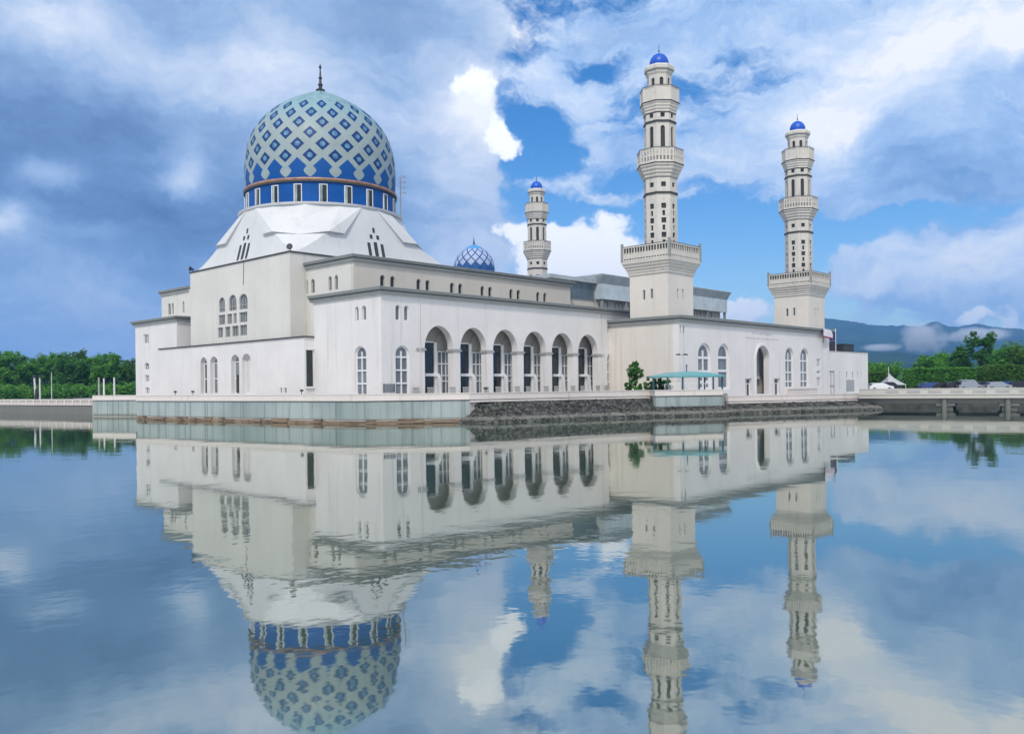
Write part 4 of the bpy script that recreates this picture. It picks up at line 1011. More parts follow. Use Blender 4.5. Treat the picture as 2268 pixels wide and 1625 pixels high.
# ------------------------------------------------------------------ smaller latticed dome behind the roof
sc = dep(1050, 570, 150); SX, SY = sc.x, sc.y
sdm = thing('small_dome', 'small blue and white latticed dome showing above the clerestory roof', 'dome', (SX, SY, 12.0))
m = MB(); m.box(SX-5, SX+5, SY-5, SY+5, 2.2, 20.0); m.build('tower', 'hall', sdm)
m = MB(); m.lathe([(3.7, 20.0), (3.7, 22.6)], 64, (SX, SY)); m.build('drum', 'drum', sdm, True)
pr = [(a*0.37, 22.6+(z-28.7)*0.415) for a, z in dome_prof]
DM2 = dome_mat('small_dome_tiles', 14, 0.2, 24.0-12.0, 0.80, 4.1, True)
m = MB(); m.lathe(smooth_prof(pr), 96, (SX, SY), bot=False); dd_ = m.build('dome_shell', DM2, sdm, True)
m = MB(); m.lathe([(0.2, 28.3), (0.12, 28.6), (0.05, 29.3), (0.02, 29.6)], 8, (SX, SY)); m.build('finial', 'iron', dd_)

# ------------------------------------------------------------------ metal clad rooftop hall behind the first minaret
PVY = 8.6
def hit(u, v, ax, val):
    r = ray(u, v); i = 'xyz'.index(ax); t = (val-CAM[i])/r[i]; return CAM+r*t
c0 = hit(1332, 607, 'y', PVY); PVX = c0.x; zt_ = c0.z; c1 = hit(1610, 641, 'y', PVY); PVE = c1.x
zl = hit(1345, 663, 'y', PVY).z; zb_ = 11.5
pv = thing('rooftop_hall', 'blue grey metal clad rooftop hall with a recessed window band, behind the tallest minaret', 'building', ((PVX+PVE)/2, PVY+6, zb_))
FP = Fr((0, PVY, 0), (1, 0, 0), (0, -1, 0)); FPB = Fr((PVX, 0, 0), (0, 1, 0), (-1, 0, 0))
m = MB(); fz = zt_-1.35
sweep(m, [(PVX, PVY+16), (PVX, PVY), (PVE, PVY), (PVE, PVY+16)], [(-1.0, fz), (0.0, fz), (0.55, zt_-0.12), (0.55, zt_), (-1.0, zt_)]); m.box(PVX, PVE, PVY+0.9, PVY+16, zt_-0.3, zt_-0.05); m.build('roof', 'fascia', pv)
m = MB(); m.box(PVX+0.45, PVE-0.3, PVY+0.45, PVY+15.5, zl+0.05, zl+0.2); m.build('soffit', 'trim', pv)
m = MB(); fbox(m, FP, PVX, PVE, zl, fz, -0.4, 0.0); fbox(m, FPB, PVY+0.403, PVY+16, zl, fz, -0.4, 0.0)
k = PVX+1.2
while k < PVE: fbox(m, FP, k-0.035, k+0.035, zl+0.02, fz-0.02, 0.0, 0.05); k += 1.45
for q in range(3, 16, 2): fbox(m, FPB, PVY+q-0.035, PVY+q+0.035, zl+0.02, fz-0.02, 0.0, 0.05)
m.build('cladding', 'cladding', pv)
m = MB(); fbox(m, FP, PVX+0.1, PVE-0.3, zb_, zl+0.04, -1.6, -1.2); m.build('recess_wall', 'stone', pv)
for q in range(9):
    s0 = PVX+1.0+q*(PVE-PVX-2.5)/9; window(pv, Fr((0, PVY+1.18, 0), (1, 0, 0), (0, -1, 0)), rect(s0, s0+2.0, zl-2.2, zl-0.15), 0.0, 'glassdark', 1, (), 0.12, frmat='trim')
for q in range(7):
    s0 = PVX+0.4+q*(PVE-PVX-0.8)/6; m = MB(); fbox(m, FP, s0-0.16, s0+0.16, zb_, zl, -0.45, -0.1); m.build('post', 'trim', pv)
# link block with a wide glazed opening left of it
gx0 = hit(1264, 650, 'y', PVY+1.2).x
m = MB(); fl = Fr((0, PVY+1.2, 0), (1, 0, 0), (0, -1, 0)); zg1 = hit(1290, 640, 'y', PVY+1.2).z
m.box(TXE+0.01, PVX-0.2, PVY+1.2, PVY+10, 12.7, zl-0.4); m.build('link_wall', 'warm', pv)
m = MB(); fbox(m, fl, TXE+0.3, PVX-0.05, zl-0.35, zt_-1.3, -0.3, 0.0); lw_ = m.build('link_window', 'trim', pv)
m = MB(); fbox(m, fl, TXE+0.5, PVX-0.4, zl-0.1, zt_-1.5, 0.0, 0.04); m.build('pane', 'glassblue', lw_)
m = MB(); fbox(m, fl, TXE-3.0, PVX+0.3, zt_-1.3, zt_-0.75, -8, 0.5); m.build('link_roof', 'fascia', pv)

# ------------------------------------------------------------------ waterside pavilion with teal roof
gc = at(1521, 95.5)
gv = thing('garden_pavilion', 'low open pavilion with a shallow teal sheet roof on thin dark posts', 'pavilion', (gc.x, gc.y, ZD))
ax = Vector((RT.x, RT.y, 0)); ay = Vector((FW.x, FW.y, 0))
def G(a, b, z): p = Vector((gc.x, gc.y, z))+ax*a+ay*b; return p
m = MB(); ze = 4.22
outer = [(-4.3, -1.3), (-2.6, -2.3), (2.6, -2.3), (4.1, -1.3), (4.1, 1.6), (2.6, 2.6), (-2.6, 2.6), (-4.3, 1.6)]
vs = [G(a, b, ze) for a, b in outer]+[G(a*0.99, b*0.99, ze-0.16) for a, b in outer]+[G(a*0.55, b*0.4, ze+0.38) for a, b in outer]+[G(0, 0, ze+0.55)]
fs = []
for i in range(8):
    j = (i+1) % 8; fs += [(8+i, 8+j, j, i), (i, j, 16+j, 16+i), (16+i, 16+j, 24)]
fs.append(tuple(range(15, 7, -1)))
m.add(vs, fs).build('roof', 'teal', gv)
m = MB(); m.tube(G(0, 0, ze+0.5), G(0, 0, ze+1.1), 0.07, 0.05, 8); m.tube(G(0, 0, ze+1.05), G(0, 0, ze+1.35), 0.16, 0.02, 8); m.build('roof_finial', 'tealpost', gv)
for a, b in ((-2.5, -2.0), (-0.85, -2.0), (0.95, -2.0), (2.5, -2.0), (3.7, -1.1), (-3.9, -1.1), (-2.5, 2.2), (0, 2.2), (2.5, 2.2)):
    m = MB(); m.tube(G(a, b, ZD-0.1), G(a, b, ze-0.1), 0.10, n=8); m.build('post', 'tealpost', gv)
m = MB()
for i in range(14): a = -2.4+4.8*i/13; m.tube(G(a, -1.9, ZD), G(a, -1.9, ZD+1.15), 0.03, n=5)
m.tube(G(-2.5, -1.9, ZD+1.15), G(2.5, -1.9, ZD+1.15), 0.045, n=6); m.build('railing', 'frame', gv)
m = MB(); m.tube(G(-2.0, -0.4, ZD), G(-2.0, -0.4, ZD+1.0), 0.3, n=10); m.build('planter', 'parapet', gv); m = MB(); m.tube(G(1.2, 0.4, ZD), G(1.2, 0.4, ZD+0.5), 0.5, n=12); m.build('seat', 'parapet', gv)
# wall lamps / sign fixture beside it
lt = thing('lamp_post', 'slim lamp post with dark twin heads, behind the teal roofed pavilion', 'lamp', tuple(at(1511, 100))[:2]+(ZD-0.3,))
p = at(1511, 100); zt2 = hz(786, 1511, 100)
m = MB(); m.tube((p.x, p.y, ZD-0.3), (p.x, p.y, zt2), 0.07, 0.05); m.build('pole', 'pole', lt)
for s in (-1, 1):
    m = MB(); q = Vector((p.x, p.y, zt2)); m.tube(q, q+ax*0.5*s+Vector((0, 0, 0.1)), 0.035); m.tube(q+ax*0.25*s+Vector((0, 0, 0.08)), q+ax*0.7*s+Vector((0, 0, 0.04)), 0.11, 0.07); m.build('lamp_head', 'iron', lt)
# ------------------------------------------------------------------ vegetation
def leaf_quad(vs, fs, p, s, rnd):
    a = rnd.uniform(0, 2*PI); t = rnd.uniform(-0.9, 0.9)
    u = Vector((math.cos(a), math.sin(a), t*0.6)).normalized(); w = u.cross(Vector((rnd.uniform(-1, 1), rnd.uniform(-1, 1), rnd.uniform(-1, 1)))).normalized()
    k = len(vs); l = s*rnd.uniform(0.7, 1.4); h = s*rnd.uniform(0.35, 0.6)
    vs += [p-u*l, p+w*h, p+u*l, p-w*h]; fs.append((k, k+1, k+2, k+3))
def crown_mesh(rnd, rx, rz, z0, clumps, per, size, shape='round', inner=0.25):
    """leaf clumps scattered through a crown volume"""
    vs = []; fs = []; cl = []
    for _ in range(clumps):
        for _t in range(30):
            x, y, z = rnd.uniform(-1, 1), rnd.uniform(-1, 1), rnd.uniform(-1, 1)
            r = math.sqrt(x*x+y*y+z*z)
            if inner < r < 1: break
        if shape == 'cone': w = 0.35+0.75*(1-(z+1)/2)
        elif shape == 'spread': w = 1.0 if z > -0.2 else 0.75
        else: w = 1.0
        cl.append((Vector((x*rx*w, y*rx*w, z0+rz+z*rz)), rnd.uniform(0.17, 0.36)*rx))
    for c, r in cl:
        for _ in range(per):
            d = Vector((rnd.gauss(0, 1), rnd.gauss(0, 1), rnd.gauss(0, 0.75))); d.normalize()
            leaf_quad(vs, fs, c+d*r*rnd.uniform(0.45, 1.05), size, rnd)
    return vs, fs, cl
def make_tree(name, label, cat, loc, h, rx, mat, seed, shape='round', clumps=46, per=70, size=0.42, group=None, low=0.22):
    rnd = random.Random(seed); t = thing(name, label, cat, loc, group); b = Vector(loc)
    z0 = h*low; rz = (h-z0)/2
    vs, fs, cl = crown_mesh(rnd, rx, rz, z0, clumps, per, size, shape)
    m = MB(); m.add([v+b for v in vs], fs); m.build('crown', mat, t)
    m = MB(); p = b+Vector((0, 0, -0.3)); r0 = 0.035*h*0.8; segs = 5; pts = [p]
    for i in range(segs): pts.append(pts[-1]+Vector((rnd.uniform(-.06, .06)*h*0.3, rnd.uniform(-.06, .06)*h*0.3, h*0.62/segs)))
    for i in range(segs): m.tube(pts[i], pts[i+1], r0*(1-i/segs*0.6), r0*(1-(i+1)/segs*0.6), 8)
    for c, r in rnd.sample(cl, min(12, len(cl))):
        q = pts[rnd.randint(2, segs)]; m.tube(q, b+c, r0*0.3, r0*0.08, 6)
    m.build('trunk', 'bark', t); return t
def place_tree(src, loc, rz, sc, label, szz=None):
    c = copy_tree(src); c.location = loc; c.rotation_euler = (0, 0, rz); c.scale = (sc, sc, szz or sc); c['label'] = label; return c
GL = 1.5
# far left shore: a line of separate broad trees
LW = 'trees along the far left shore'
lu = [(-95, 250, 780), (-50, 232, 776), (-12, 245, 792), (22, 226, 776), (55, 242, 790), (88, 230, 783), (122, 236, 781), (152, 225, 784), (184, 238, 777), (214, 229, 783), (243, 226, 781), (268, 240, 798), (292, 228, 796), (330, 236, 792), (365, 250, 800)]
words = ['half cut off by the left edge of the photo, rounded crown', 'at the far left edge of the photo, tall bushy crown', 'lower gap filler beside the far left edge', 'tall crown with a pale top, first full tree from the left',
         'low crown left of the twin poles', 'crown directly behind the pair of leaning poles', 'round dark crown just right of the twin poles', 'crown behind the single thin pole', 'highest pointed crown in the middle of the row',
         'crown sloping down right of the highest tree', 'pale feathery crown above the three grey posts', 'low crown behind the three grey posts', 'lowest olive crown beside the white corner block of the mosque', 'hidden behind the left corner of the mosque', 'hidden farther behind the left corner of the mosque']
protos = []
for i, (u, D, v) in enumerate(lu):
    g = at(u, D); h = hz(v, u, D)-GL
    lab = 'green shore tree, '+words[i]
    if i < 4:
        tr = make_tree('shore_tree', lab, 'tree', (g.x, g.y, GL), h, 4.6, ('leaf1', 'leaf3', 'leaf2', 'leaf1')[i], 40+i, 'round', 70, 75, 0.40, LW, 0.0); protos.append((tr, h))
    else:
        sr, sh = protos[(i*3+1) % 4]; k = h/sh; place_tree(sr, (g.x, g.y, GL), i*1.7, k*random.Random(i).uniform(0.85, 1.1), lab, k)
# a second, lower row behind as one continuous wood
rnd = random.Random(77); vs = []; fs = []
for k in range(130):
    u = rnd.uniform(-150, 420); D = rnd.uniform(262, 300); g = at(u, D); r = rnd.uniform(2.0, 3.4); zc = GL+rnd.uniform(0.5, 8.5)
    for _ in range(80):
        d = Vector((rnd.gauss(0, 1), rnd.gauss(0, 1), rnd.gauss(0, 0.8))).normalized(); leaf_quad(vs, fs, Vector((g.x, g.y, zc))+d*r*rnd.uniform(0.5, 1.05), 0.6, rnd)
tag(MB().add(vs, fs).build('woodland', 'leaf2'), 'dense dark wood filling in behind the row of trees on the far left shore', 'woodland', kind='stuff')
vs = []; fs = []
for k in range(240):
    u = rnd.uniform(-120, 330); D = rnd.uniform(214, 222); g = at(u, D); r = rnd.uniform(1.2, 2.2); zc = GL+rnd.uniform(0.2, 2.6)
    for _ in range(60):
        d = Vector((rnd.gauss(0, 1), rnd.gauss(0, 1), rnd.gauss(0, 0.8))).normalized(); leaf_quad(vs, fs, Vector((g.x, g.y, zc))+d*r*rnd.uniform(0.5, 1.05), 0.42, rnd)
tag(MB().add(vs, fs).build('undergrowth', 'leaf1'), 'dark green undergrowth along the foot of the far left trees', 'undergrowth', kind='stuff')

# right shore trees and clipped hedges
RG = 'trees on the right hand shore'
for (nm, lab, u, D, v, rx, mat, seed, shape, cl) in (
    ('shore_tree', 'tallest tree on the right shore, loose irregular crown on a bare stem', 2172, 172, 731, 2.7, 'leaf2', 101, 'spread', 30),
    ('shore_tree', 'dark conical tree just left of the tallest tree on the right shore', 2128, 178, 770, 3.2, 'leaf2', 102, 'cone', 60),
    ('shore_tree', 'rounded mid green tree left of the dark conical tree on the right shore', 2086, 186, 779, 4.4, 'leaf1', 103, 'round', 60),
    ('shore_tree', 'small rounded tree close behind the mid green one on the right shore', 2062, 196, 783, 3.4, 'leaf1', 108, 'round', 50),
    ('shore_tree', 'broad bright tree at the right edge of the photo, right of the tallest one', 2232, 186, 770, 5.6, 'leaf1', 104, 'round', 70),
    ('shore_tree', 'tree cut off by the right edge of the photo', 2290, 180, 752, 5.5, 'leaf3', 105, 'round', 70),
    ('shore_tree', 'round bush like tree beside the right end of the low white building', 1945, 190, 802, 4.6, 'leaf1', 106, 'round', 60),
    ('shore_tree', 'brownish thin tree between the tallest tree and the hedge on the right shore', 2200, 190, 800, 3.4, 'leaf2', 107, 'round', 34)):
    g = at(u, D); make_tree(nm, lab, 'tree', (g.x, g.y, GL), hz(v, u, D)-GL, rx, mat, seed, shape, cl, 75, 0.34, RG, 0.10 if shape != 'spread' else 0.38)
def hedge(label, u0, u1, D, vtop, dep_, mat, seed):
    rnd = random.Random(seed); zt = hz(vtop, (u0+u1)/2, D); a = at(u0, D); t = thing('clipped_hedge', label, 'hedge', (a.x, a.y, GL))
    vs = []; fs = []
    b = at(u1, D); L = (b-a).length; d = (b-a)/L; n = Vector((-d.y, d.x, 0))
    core = MB(); ext = 0.55
    core.hexa([a+d*ext+Vector((0, 0, GL)), b-d*ext+Vector((0, 0, GL)), b-d*ext+n*dep_+Vector((0, 0, GL)), a+d*ext+n*dep_+Vector((0, 0, GL))], [a+d*1.4+n*0.6+Vector((0, 0, zt-0.5)), b-d*1.4+n*0.6+Vector((0, 0, zt-0.5)), b-d*1.4+n*(dep_-0.6)+Vector((0, 0, zt-0.5)), a+d*1.4+n*(dep_-0.6)+Vector((0, 0, zt-0.5))])
    core.build('inner_branches', 'leafcore', t)
    for _ in range(int(L*(zt-GL)*95)):
        s = rnd.uniform(0, L); z = rnd.random(); side = rnd.random()
        ed = min(s, L-s)/1.6; cap = 1.0 if ed > 1 else math.sqrt(max(0.05, 1-(1-ed)**2))
        top = GL+(zt-GL)*cap*(0.94+0.12*noise.noise(Vector((s*0.5, seed, 0))))
        if side < 0.62: p = a+d*s+n*(rnd.uniform(-0.25, 0.25)+0.5*z**3+0.3*noise.noise(Vector((s*0.7, z*3, seed)))); zz = GL+(top-GL)*z
        else: p = a+d*s+n*rnd.uniform(0, dep_); zz = top+rnd.uniform(-0.25, 0.15)
        leaf_quad(vs, fs, Vector((p.x, p.y, zz)), 0.24, rnd)
    MB().add(vs, fs).build('foliage', mat, t)
M['leafcore'] = plain('hedge_core', (0.012, 0.03, 0.010), 0.95, 0.3, 2)
hedge('long clipped dark green hedge with rounded left end, behind the parked cars', 2008, 2176, 158, 812, 4.5, 'leaf1', 201)
hedge('yellow green hedge at the right edge of the photo behind the parked cars', 2180, 2330, 155, 806, 4.5, 'leaf3', 202)
hedge('short hedge beside the right end of the low white building', 1905, 1978, 160, 822, 4.5, 'leaf3', 203)
hedge('low rounded shrub bed at the foot of the white tent on the right shore', 1968, 2016, 152, 838, 2.5, 'leaf2', 204)
# palm
g = at(1989, 205); pt = thing('palm_tree', 'small distant palm tree against the blue mountain', 'tree', (g.x, g.y, GL)); hp = hz(802, 1989, 205)
m = MB(); m.tube((g.x, g.y, GL), (g.x+0.2, g.y, hp), 0.16, 0.12); m.build('trunk', 'bark', pt)
vs = []; fs = []; rnd = random.Random(3)
for k in range(16):
    a = 2*PI*k/16+rnd.uniform(-.1, .1); up = rnd.uniform(-0.1, 0.9); P0 = Vector((g.x+0.2, g.y, hp)); prev = P0
    for j in range(5):
        t = (j+1)/5; q = P0+Vector((math.cos(a)*1.9*t, math.sin(a)*1.9*t, up*1.4*t-1.5*t*t)); s = Vector((-math.sin(a), math.cos(a), 0))*0.28*(1-t*0.7)
        i0 = len(vs); vs += [prev-s, prev+s, q+s, q-s]; fs.append((i0, i0+1, i0+2, i0+3)); prev = q
MB().add(vs, fs).build('crown', 'leaf1', pt)
# planting in the recess between the arches and the wing
g = at(1407, 98.5); make_tree('small_tree', 'small leafy tree in the recess between the six arches and the right hand wing', 'tree', (g.x, g.y, ZD), hz(802, 1407, 98.5)-ZD, 0.85, 'leaf2', 301, 'round', 60, 70, 0.10, None, 0.3)
def bush(label, u, D, v, rx, mat, seed):
    g = at(u, D); t = thing('garden_shrub', label, 'shrub', (g.x, g.y, ZD), 'shrubs between the arches and the pavilion'); rnd = random.Random(seed); h = hz(v, u, D)-ZD
    vs, fs, cl = crown_mesh(rnd, rx, h/2, 0, 26, 60, 0.11, 'round', 0.1)
    m = MB(); m.add([q+Vector((g.x, g.y, ZD)) for q in vs], fs); m.build('foliage', mat, t)
    m = MB()
    for c, r in cl[:8]: m.tube((g.x, g.y, ZD-0.1), Vector((g.x, g.y, ZD))+c, 0.04, 0.015, 5)
    m.build('stem', 'bark', t)
bush('dark low shrub against the right end of the arcade, left of the small tree', 1394, 97, 840, 0.55, 'leaf2', 1)
bush('grey green shrub at the foot of the small tree', 1412, 96, 843, 0.6, 'leaf1', 2)
bush('bright green shrub just right of the small tree', 1437, 96, 838, 0.7, 'leaf3', 3)
bush('dark green shrub under the left eave of the teal roof', 1456, 98, 838, 0.75, 'leaf2', 4)
bush('green shrub behind the leftmost posts of the teal roofed pavilion', 1473, 99, 838, 0.7, 'leaf1', 5)

# ------------------------------------------------------------------ bridge on the right
br = thing('bridge', 'low concrete footbridge on dark piers reaching the shore at the right', 'bridge', (at(2100, 100).x, at(2100, 100).y, 0))
b0 = at(1903, 104.5); b1 = at(2420, 93); bd = (b1-b0).normalized(); bn = Vector((bd.y, -bd.x, 0)); BL = (b1-b0).length
FBR = Fr((b0.x, b0.y, 0), bd, bn)
m = MB(); fbox(m, FBR, 0, BL, 1.35, 1.75, -14.5, 0.0); m.build('deck', 'concrete', br)
m = MB(); fbox(m, FBR, 0, BL, 1.76, 2.42, -0.25, 0.10); fbox(m, FBR, 0, BL, 1.76, 2.42, -14.6, -14.3); fbox(m, FBR, 0, BL, 2.42, 2.52, -0.3, 0.15); m.build('parapet', 'concrete', br)
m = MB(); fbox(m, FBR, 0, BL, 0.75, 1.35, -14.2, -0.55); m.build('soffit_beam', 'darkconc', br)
for k in range(14): s = 3+k*2.3; m = MB(); fbox(m, FBR, s, s+1.4, 1.96, 2.25, 0.10, 0.125); m.build('parapet_panel', 'trimlight', br)
for u in (2090, 2236, 2395):
    r = at(u, 96); s = (r-b0).dot(bd)*1.0
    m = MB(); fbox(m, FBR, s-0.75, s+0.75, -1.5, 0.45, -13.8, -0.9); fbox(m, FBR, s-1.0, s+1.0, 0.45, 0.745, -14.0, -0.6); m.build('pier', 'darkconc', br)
    m = MB(); m.tube(FBR.p(s-0.15, -1.5, -0.45), FBR.p(s-0.15, 1.3, -0.45), 0.28, n=12); m.build('front_column', 'darkconc', br)
bk = at(1925, 140); bk2 = at(2500, 120)
# quay wall of the right shore
qa = at(1860, 146); qb = at(2560, 141); qd = (qb-qa).normalized(); qn = Vector((qd.y, -qd.x, 0)); FQY = Fr((qa.x, qa.y, 0), qd, qn)
m = MB(); fbox(m, FQY, 0, (qb-qa).length, -1.5, 1.75, -60, 0.0); struct(m.build('quay', plain('quay_stone', (0.05, 0.05, 0.045), 0.9, 0.4, 1.0)))
m = MB(); fbox(m, FQY, 0, (qb-qa).length, 1.754, 1.80, -58, -0.4); struct(m.build('car_park', 'asphalt' if 'asphalt' in M else 'roof'))
# ------------------------------------------------------------------ causeway on the left
c0_ = at(240, 120); c1_ = at(-260, 162); cd = (c0_-c1_).normalized(); cn = Vector((cd.y, -cd.x, 0)); CL = (c0_-c1_).length
FC = Fr((c1_.x, c1_.y, 0), cd, cn)
cw = thing('causeway', 'low causeway with a white patterned railing crossing the water at the far left', 'causeway', (c0_.x, c0_.y, 0))
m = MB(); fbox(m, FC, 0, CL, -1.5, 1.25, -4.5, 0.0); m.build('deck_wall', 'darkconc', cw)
m = MB(); fbox(m, FC, 0, CL, 1.255, 1.36, -0.3, 0.14); fbox(m, FC, 0, CL, 1.95, 2.1, -0.22, 0.08)
s = 0.0
while s < CL: fbox(m, FC, s, s+0.28, 1.36, 1.95, -0.2, 0.06); s += 2.2
m.build('railing', 'parapet', cw)
s = 0.45
while s < CL:
    m = MB()
    for k in range(5): fbox(m, FC, s+k*0.34, s+k*0.34+0.16, 1.36, 1.95, -0.14, -0.02)
    m.build('baluster_panel', 'parapet', cw); s += 2.2
# ------------------------------------------------------------------ poles on the left
def pole(name, label, cat, u0, v0, u1, v1, D, r, mat, head=False):
    a = dep(u0, v0, D); b = dep(u1, v1, D); t = thing(name, label, cat, tuple(a))
    m = MB(); m.tube(a, b, r, r*0.8, 10); m.build('pole', mat, t)
    if head:
        m = MB(); m.lathe([(r*0.8, b.z), (r*2.2, b.z+0.1), (r*2.2, b.z+0.25), (r*0.5, b.z+0.4)], 10, (b.x, b.y)); m.build('cap', 'iron', t)
pole('lamp_post', 'left, leaning one of the close pair of pale poles on the far left causeway', 'lamp post', 79.5, 884, 76, 836, 138, 0.17, 'pole', True)
pole('lamp_post', 'right one of the close pair of pale poles, far left causeway', 'lamp post', 89, 884, 88, 836, 137, 0.13, 'pole', True)
pole('flagpole', 'single thin tall pole on the causeway, right of the pair of pale poles', 'flagpole', 114.5, 884, 114, 825, 136, 0.06, 'pole')
pole('lamp_post', 'grey post nearest the palm like tree, left of three behind the terrace end', 'lamp post', 219.5, 882, 219, 836, 127, 0.15, 'trimlight')
pole('lamp_post', 'white post in the middle of three behind the terrace end', 'lamp post', 230.5, 882, 230, 838, 126, 0.13, 'frame')
pole('lamp_post', 'pinkish grey post on the right of three, nearest the mosque corner', 'lamp post', 253.5, 880, 253, 836, 126, 0.15, 'pole')
m = MB(); q = dep(80.5, 884, 137.5); m.tube(q+Vector((0, 0, -0.4)), q+Vector((0, 0, 1.6)), 0.3, 0.16, 10); tag(m.build('bollard', 'iron'), 'dark post stub at the foot of the leaning pale poles on the causeway', 'bollard')

# ------------------------------------------------------------------ parked cars on the right shore
M['carwhite'] = plain('white_car_paint', (0.70, 0.70, 0.70), 0.25, 0.02); M['carsilver'] = plain('silver_car_paint', (0.40, 0.41, 0.42), 0.25, 0.02, metal=0.6)
M['carblack'] = plain('black_car_paint', (0.02, 0.02, 0.022), 0.2, 0.02); M['carred'] = plain('maroon_car_paint', (0.16, 0.02, 0.025), 0.25, 0.02)
M['lens'] = plain('lamp_lens', (0.75, 0.75, 0.7), 0.15, 0.02); M['rim'] = plain('alloy_rim', (0.45, 0.45, 0.46), 0.35, 0.02, metal=0.7); M['carblue'] = plain('blue_car_paint', (0.03, 0.07, 0.2), 0.25, 0.02)
def make_car(label, loc, yaw, paint, tall=1.0):
    t = thing('parked_car', label, 'car', (0, 0, 0), 'cars parked on the right shore'); hw = 0.86
    prof = [(-2.1, 0.35), (-2.15, 0.62), (-2.08, 0.92), (-1.75, 1.0), (-1.45, 1.40*tall), (-0.9, 1.50*tall), (0.35, 1.50*tall), (0.85, 1.30*tall), (1.25, 1.0), (1.95, 0.86), (2.15, 0.66), (2.15, 0.35)]
    m = MB(); n = len(prof); sec = []
    for y, k in ((-hw, 0), (-hw*0.8, 1), (hw*0.8, 1), (hw, 0)):
        sec.append([(x*(1.0 if k else 0.985), y if z < 1.05 else y*0.86, z) for x, z in prof])
    vs = [p for q in sec for p in q]; fs = []
    for j in range(3):
        for i in range(n): fs.append((j*n+i, j*n+(i+1) % n, (j+1)*n+(i+1) % n, (j+1)*n+i))
    fs += [tuple(range(n-1, -1, -1)), tuple(range(3*n, 4*n))]
    m.add(vs, fs); m.build('body', paint, t, True)
    m = MB()
    for sy in (-1, 1):
        y = sy*(hw*0.88); m.hexa([(-1.55, y-0.02, 1.03), (0.95, y-0.02, 1.03), (0.95, y+0.02, 1.03), (-1.55, y+0.02, 1.03)], [(-1.3, y*0.985-0.02, 1.36*tall), (0.55, y*0.985-0.02, 1.36*tall), (0.55, y*0.985+0.02, 1.36*tall), (-1.3, y*0.985+0.02, 1.36*tall)])
    m.hexa([(1.24, -.65, 1.03), (1.28, -.65, 1.05), (1.28, .65, 1.05), (1.24, .65, 1.03)], [(0.83, -.6, 1.34*tall), (0.88, -.6, 1.34*tall), (0.88, .6, 1.34*tall), (0.83, .6, 1.34*tall)])
    m.hexa([(-1.80, -.65, 1.03), (-1.74, -.65, 1.03), (-1.74, .65, 1.03), (-1.80, .65, 1.03)], [(-1.50, -.6, 1.36*tall), (-1.45, -.6, 1.36*tall), (-1.45, .6, 1.36*tall), (-1.50, .6, 1.36*tall)])
    m.build('windows', 'glassdark', t)
    for x in (-1.3, 1.32):
        for sy in (-1, 1):
            m = MB(); m.tube((x, sy*(hw-0.2), 0.33), (x, sy*(hw+0.03), 0.33), 0.33, n=18); w = m.build('wheel', 'rubber', t)
            m = MB(); m.tube((x, sy*(hw+0.0), 0.33), (x, sy*(hw+0.045), 0.33), 0.2, n=14); m.build('rim', 'rim', w)
    for sy in (-1, 1):
        m = MB(); m.box(2.02, 2.17, sy*0.6-0.16, sy*0.6+0.16, 0.62, 0.78); m.build('headlight', 'lens', t)
        m = MB(); m.box(-2.17, -2.05, sy*0.62-0.13, sy*0.62+0.13, 0.68, 0.88); m.build('taillight', 'carred', t)
    t.location = loc; t.rotation_euler = (0, 0, yaw); return t
cars = [(2118, 147, 'carblack', 'black car parked in front of the left part of the long hedge', 1.0, 0.1), (2146, 146, 'carsilver', 'silver van like tall car beside the black car in front of the long hedge', 1.22, 0.0),
        (2182, 147, 'carblack', 'black car in front of the gap between the two right hedges', 1.0, 0.15), (2208, 145, 'carsilver', 'grey low car in front of the yellow green hedge, second from the right edge', 0.95, 0.0),
        (2236, 147, 'carblue', 'blue car beside the black one at the right edge', 1.0, 0.1), (2258, 146, 'carblack', 'black car at the right edge of the photo', 1.0, 0.0),
        (1948, 147, 'carwhite', 'white car right beside the low white building', 0.95, 0.05), (1968, 149, 'carblack', 'black car parked left of the white tent', 1.05, 0.3), (2062, 148, 'carblue', 'dark blue car near the rounded end of the long hedge', 0.95, 0.1), (2088, 148, 'carblack', 'small black car beside the dark blue one by the long hedge', 0.95, 0.1)]
base_yaw = math.atan2(RT.y, RT.x)
for u, D, p, lab, tl, dy in cars:
    g = at(u, D); make_car(lab, (g.x, g.y, 1.8), base_yaw+dy+(PI if int(u) % 2 else 0), p, tl)
# white tent
g = at(1974, 151); tt = thing('tent', 'pale pointed tent canopy by the parked cars on the right shore', 'tent', (g.x, g.y, 1.8)); zt3 = hz(826, 1971, 151)
M['canvas'] = plain('tent_canvas', (0.42, 0.43, 0.45), 0.7, 0.06, 1.5)
m = MB(); P = lambda a, b, z: Vector((g.x, g.y, z))+ax*a+ay*b
vs = []; fs = []; N = 16; zb2 = 2.85
for j in range(6):
    t = j/5; 
    for i in range(N):
        an = 2*PI*i/N; c, s = math.cos(an), math.sin(an); sq_ = 1/max(abs(c), abs(s)); r = (1-t)**1.35*1.9*(sq_*(1-t)+t); vs.append(P(r*c+0.5*0-0.3*t, r*s, zb2+(zt3-zb2)*t))
for j in range(5):
    for i in range(N): k = j*N+i; k2 = j*N+(i+1) % N; fs.append((k, k2, k2+N, k+N))
m.add(vs, fs).build('canopy', 'canvas', tt)
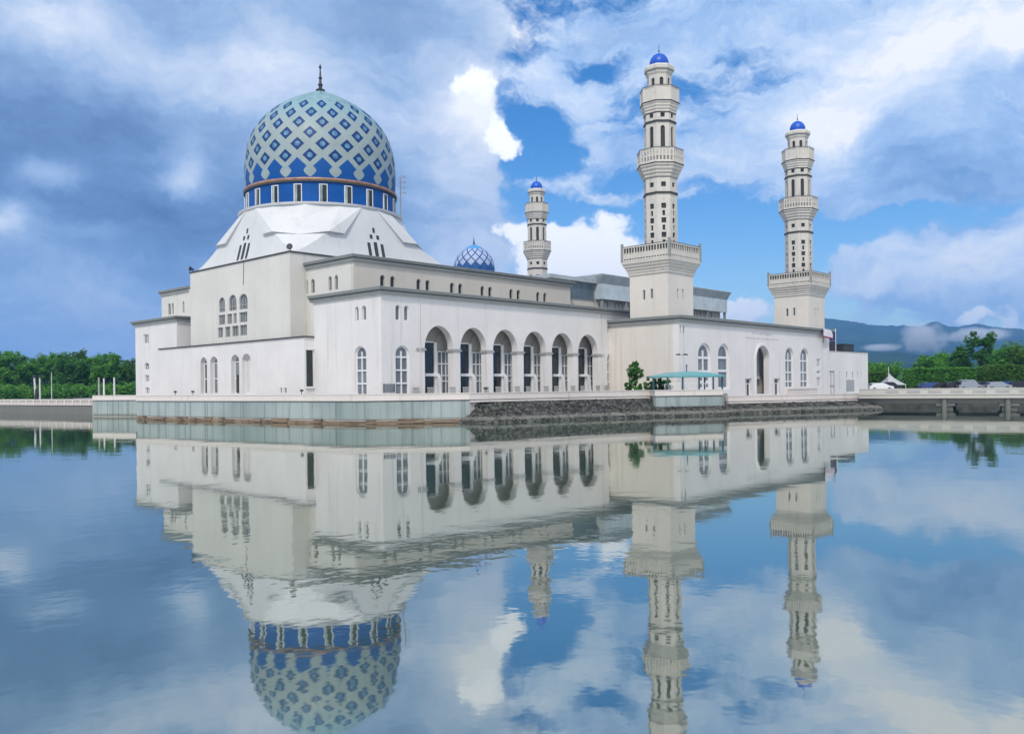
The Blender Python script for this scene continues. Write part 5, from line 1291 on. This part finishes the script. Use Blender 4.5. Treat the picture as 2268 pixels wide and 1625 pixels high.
for a in (-1.75, 1.75):
    for b in (-1.75, 1.75):
        m = MB(); m.tube(P(a, b, 1.8), P(a, b, zb2+0.05), 0.05); m.build('leg', 'frame', tt)
# thin lamp beside the tent
pole('lamp_post', 'thin pale lamp post just left of the white tent', 'lamp post', 1968, 852, 1968, 812, 149, 0.06, 'pole', True)
# ------------------------------------------------------------------ low cloud lying on the hillside
def mist_mat():
    m_ = bpy.data.materials.new('hill_mist'); m_.use_nodes = True; T = NT(m_.node_tree); T.n.clear()
    c = T.new('ShaderNodeTexCoord').outputs['Object']; ln = T.vmath('LENGTH', c)
    n = T.noise(T.new('ShaderNodeNewGeometry').outputs['Position'], 0.012, 5, 0.6)
    d = T.smooth(T.math('SUBTRACT', T.math('MULTIPLY', n, 1.6), ln), -0.05, 0.45, 0.0, 0.022)
    v = T.new('ShaderNodeVolumePrincipled'); v.inputs['Color'].default_value = (0.98, 0.98, 1.0, 1); T.l.new(d, v.inputs['Density'])
    o = T.new('ShaderNodeOutputMaterial'); T.l.new(v.outputs[0], o.inputs['Volume']); return m_
MM = mist_mat()
for u, v, ru, rv, lab in ((2042, 748, 48, 34, ''), (2165, 742, 70, 16, ''), (1950, 770, 40, 10, '')):
    D = 3500; c = dep(u, v, D); k = D/FPX
    m = MB(); m.lathe([(math.sin(PI*j/10)+1e-3, -math.cos(PI*j/10)) for j in range(11)], 20, (0, 0)); o = m.build('low_cloud', MM)
    o.location = c; o.scale = (ru*k*1.3, ru*k*1.3, rv*k*1.3); o.rotation_euler = (0, 0, AZ); tag(o, kind='stuff')
# ------------------------------------------------------------------ the air: distant hills fade to blue
hm = bpy.data.materials.new('thin_blue_air'); hm.use_nodes = True; HT = NT(hm.node_tree); HT.n.clear()
vol = HT.new('ShaderNodeVolumePrincipled'); vol.inputs['Color'].default_value = (0.22, 0.49, 0.97, 1); vol.inputs['Density'].default_value = 0.00015
ho = HT.new('ShaderNodeOutputMaterial'); HT.l.new(vol.outputs[0], ho.inputs['Volume'])
m = MB(); m.box(CAM.x-9300, CAM.x+9300, CAM.y-9300, CAM.y+9300, -3.5, 560)
tag(m.build('haze', hm), kind='stuff')
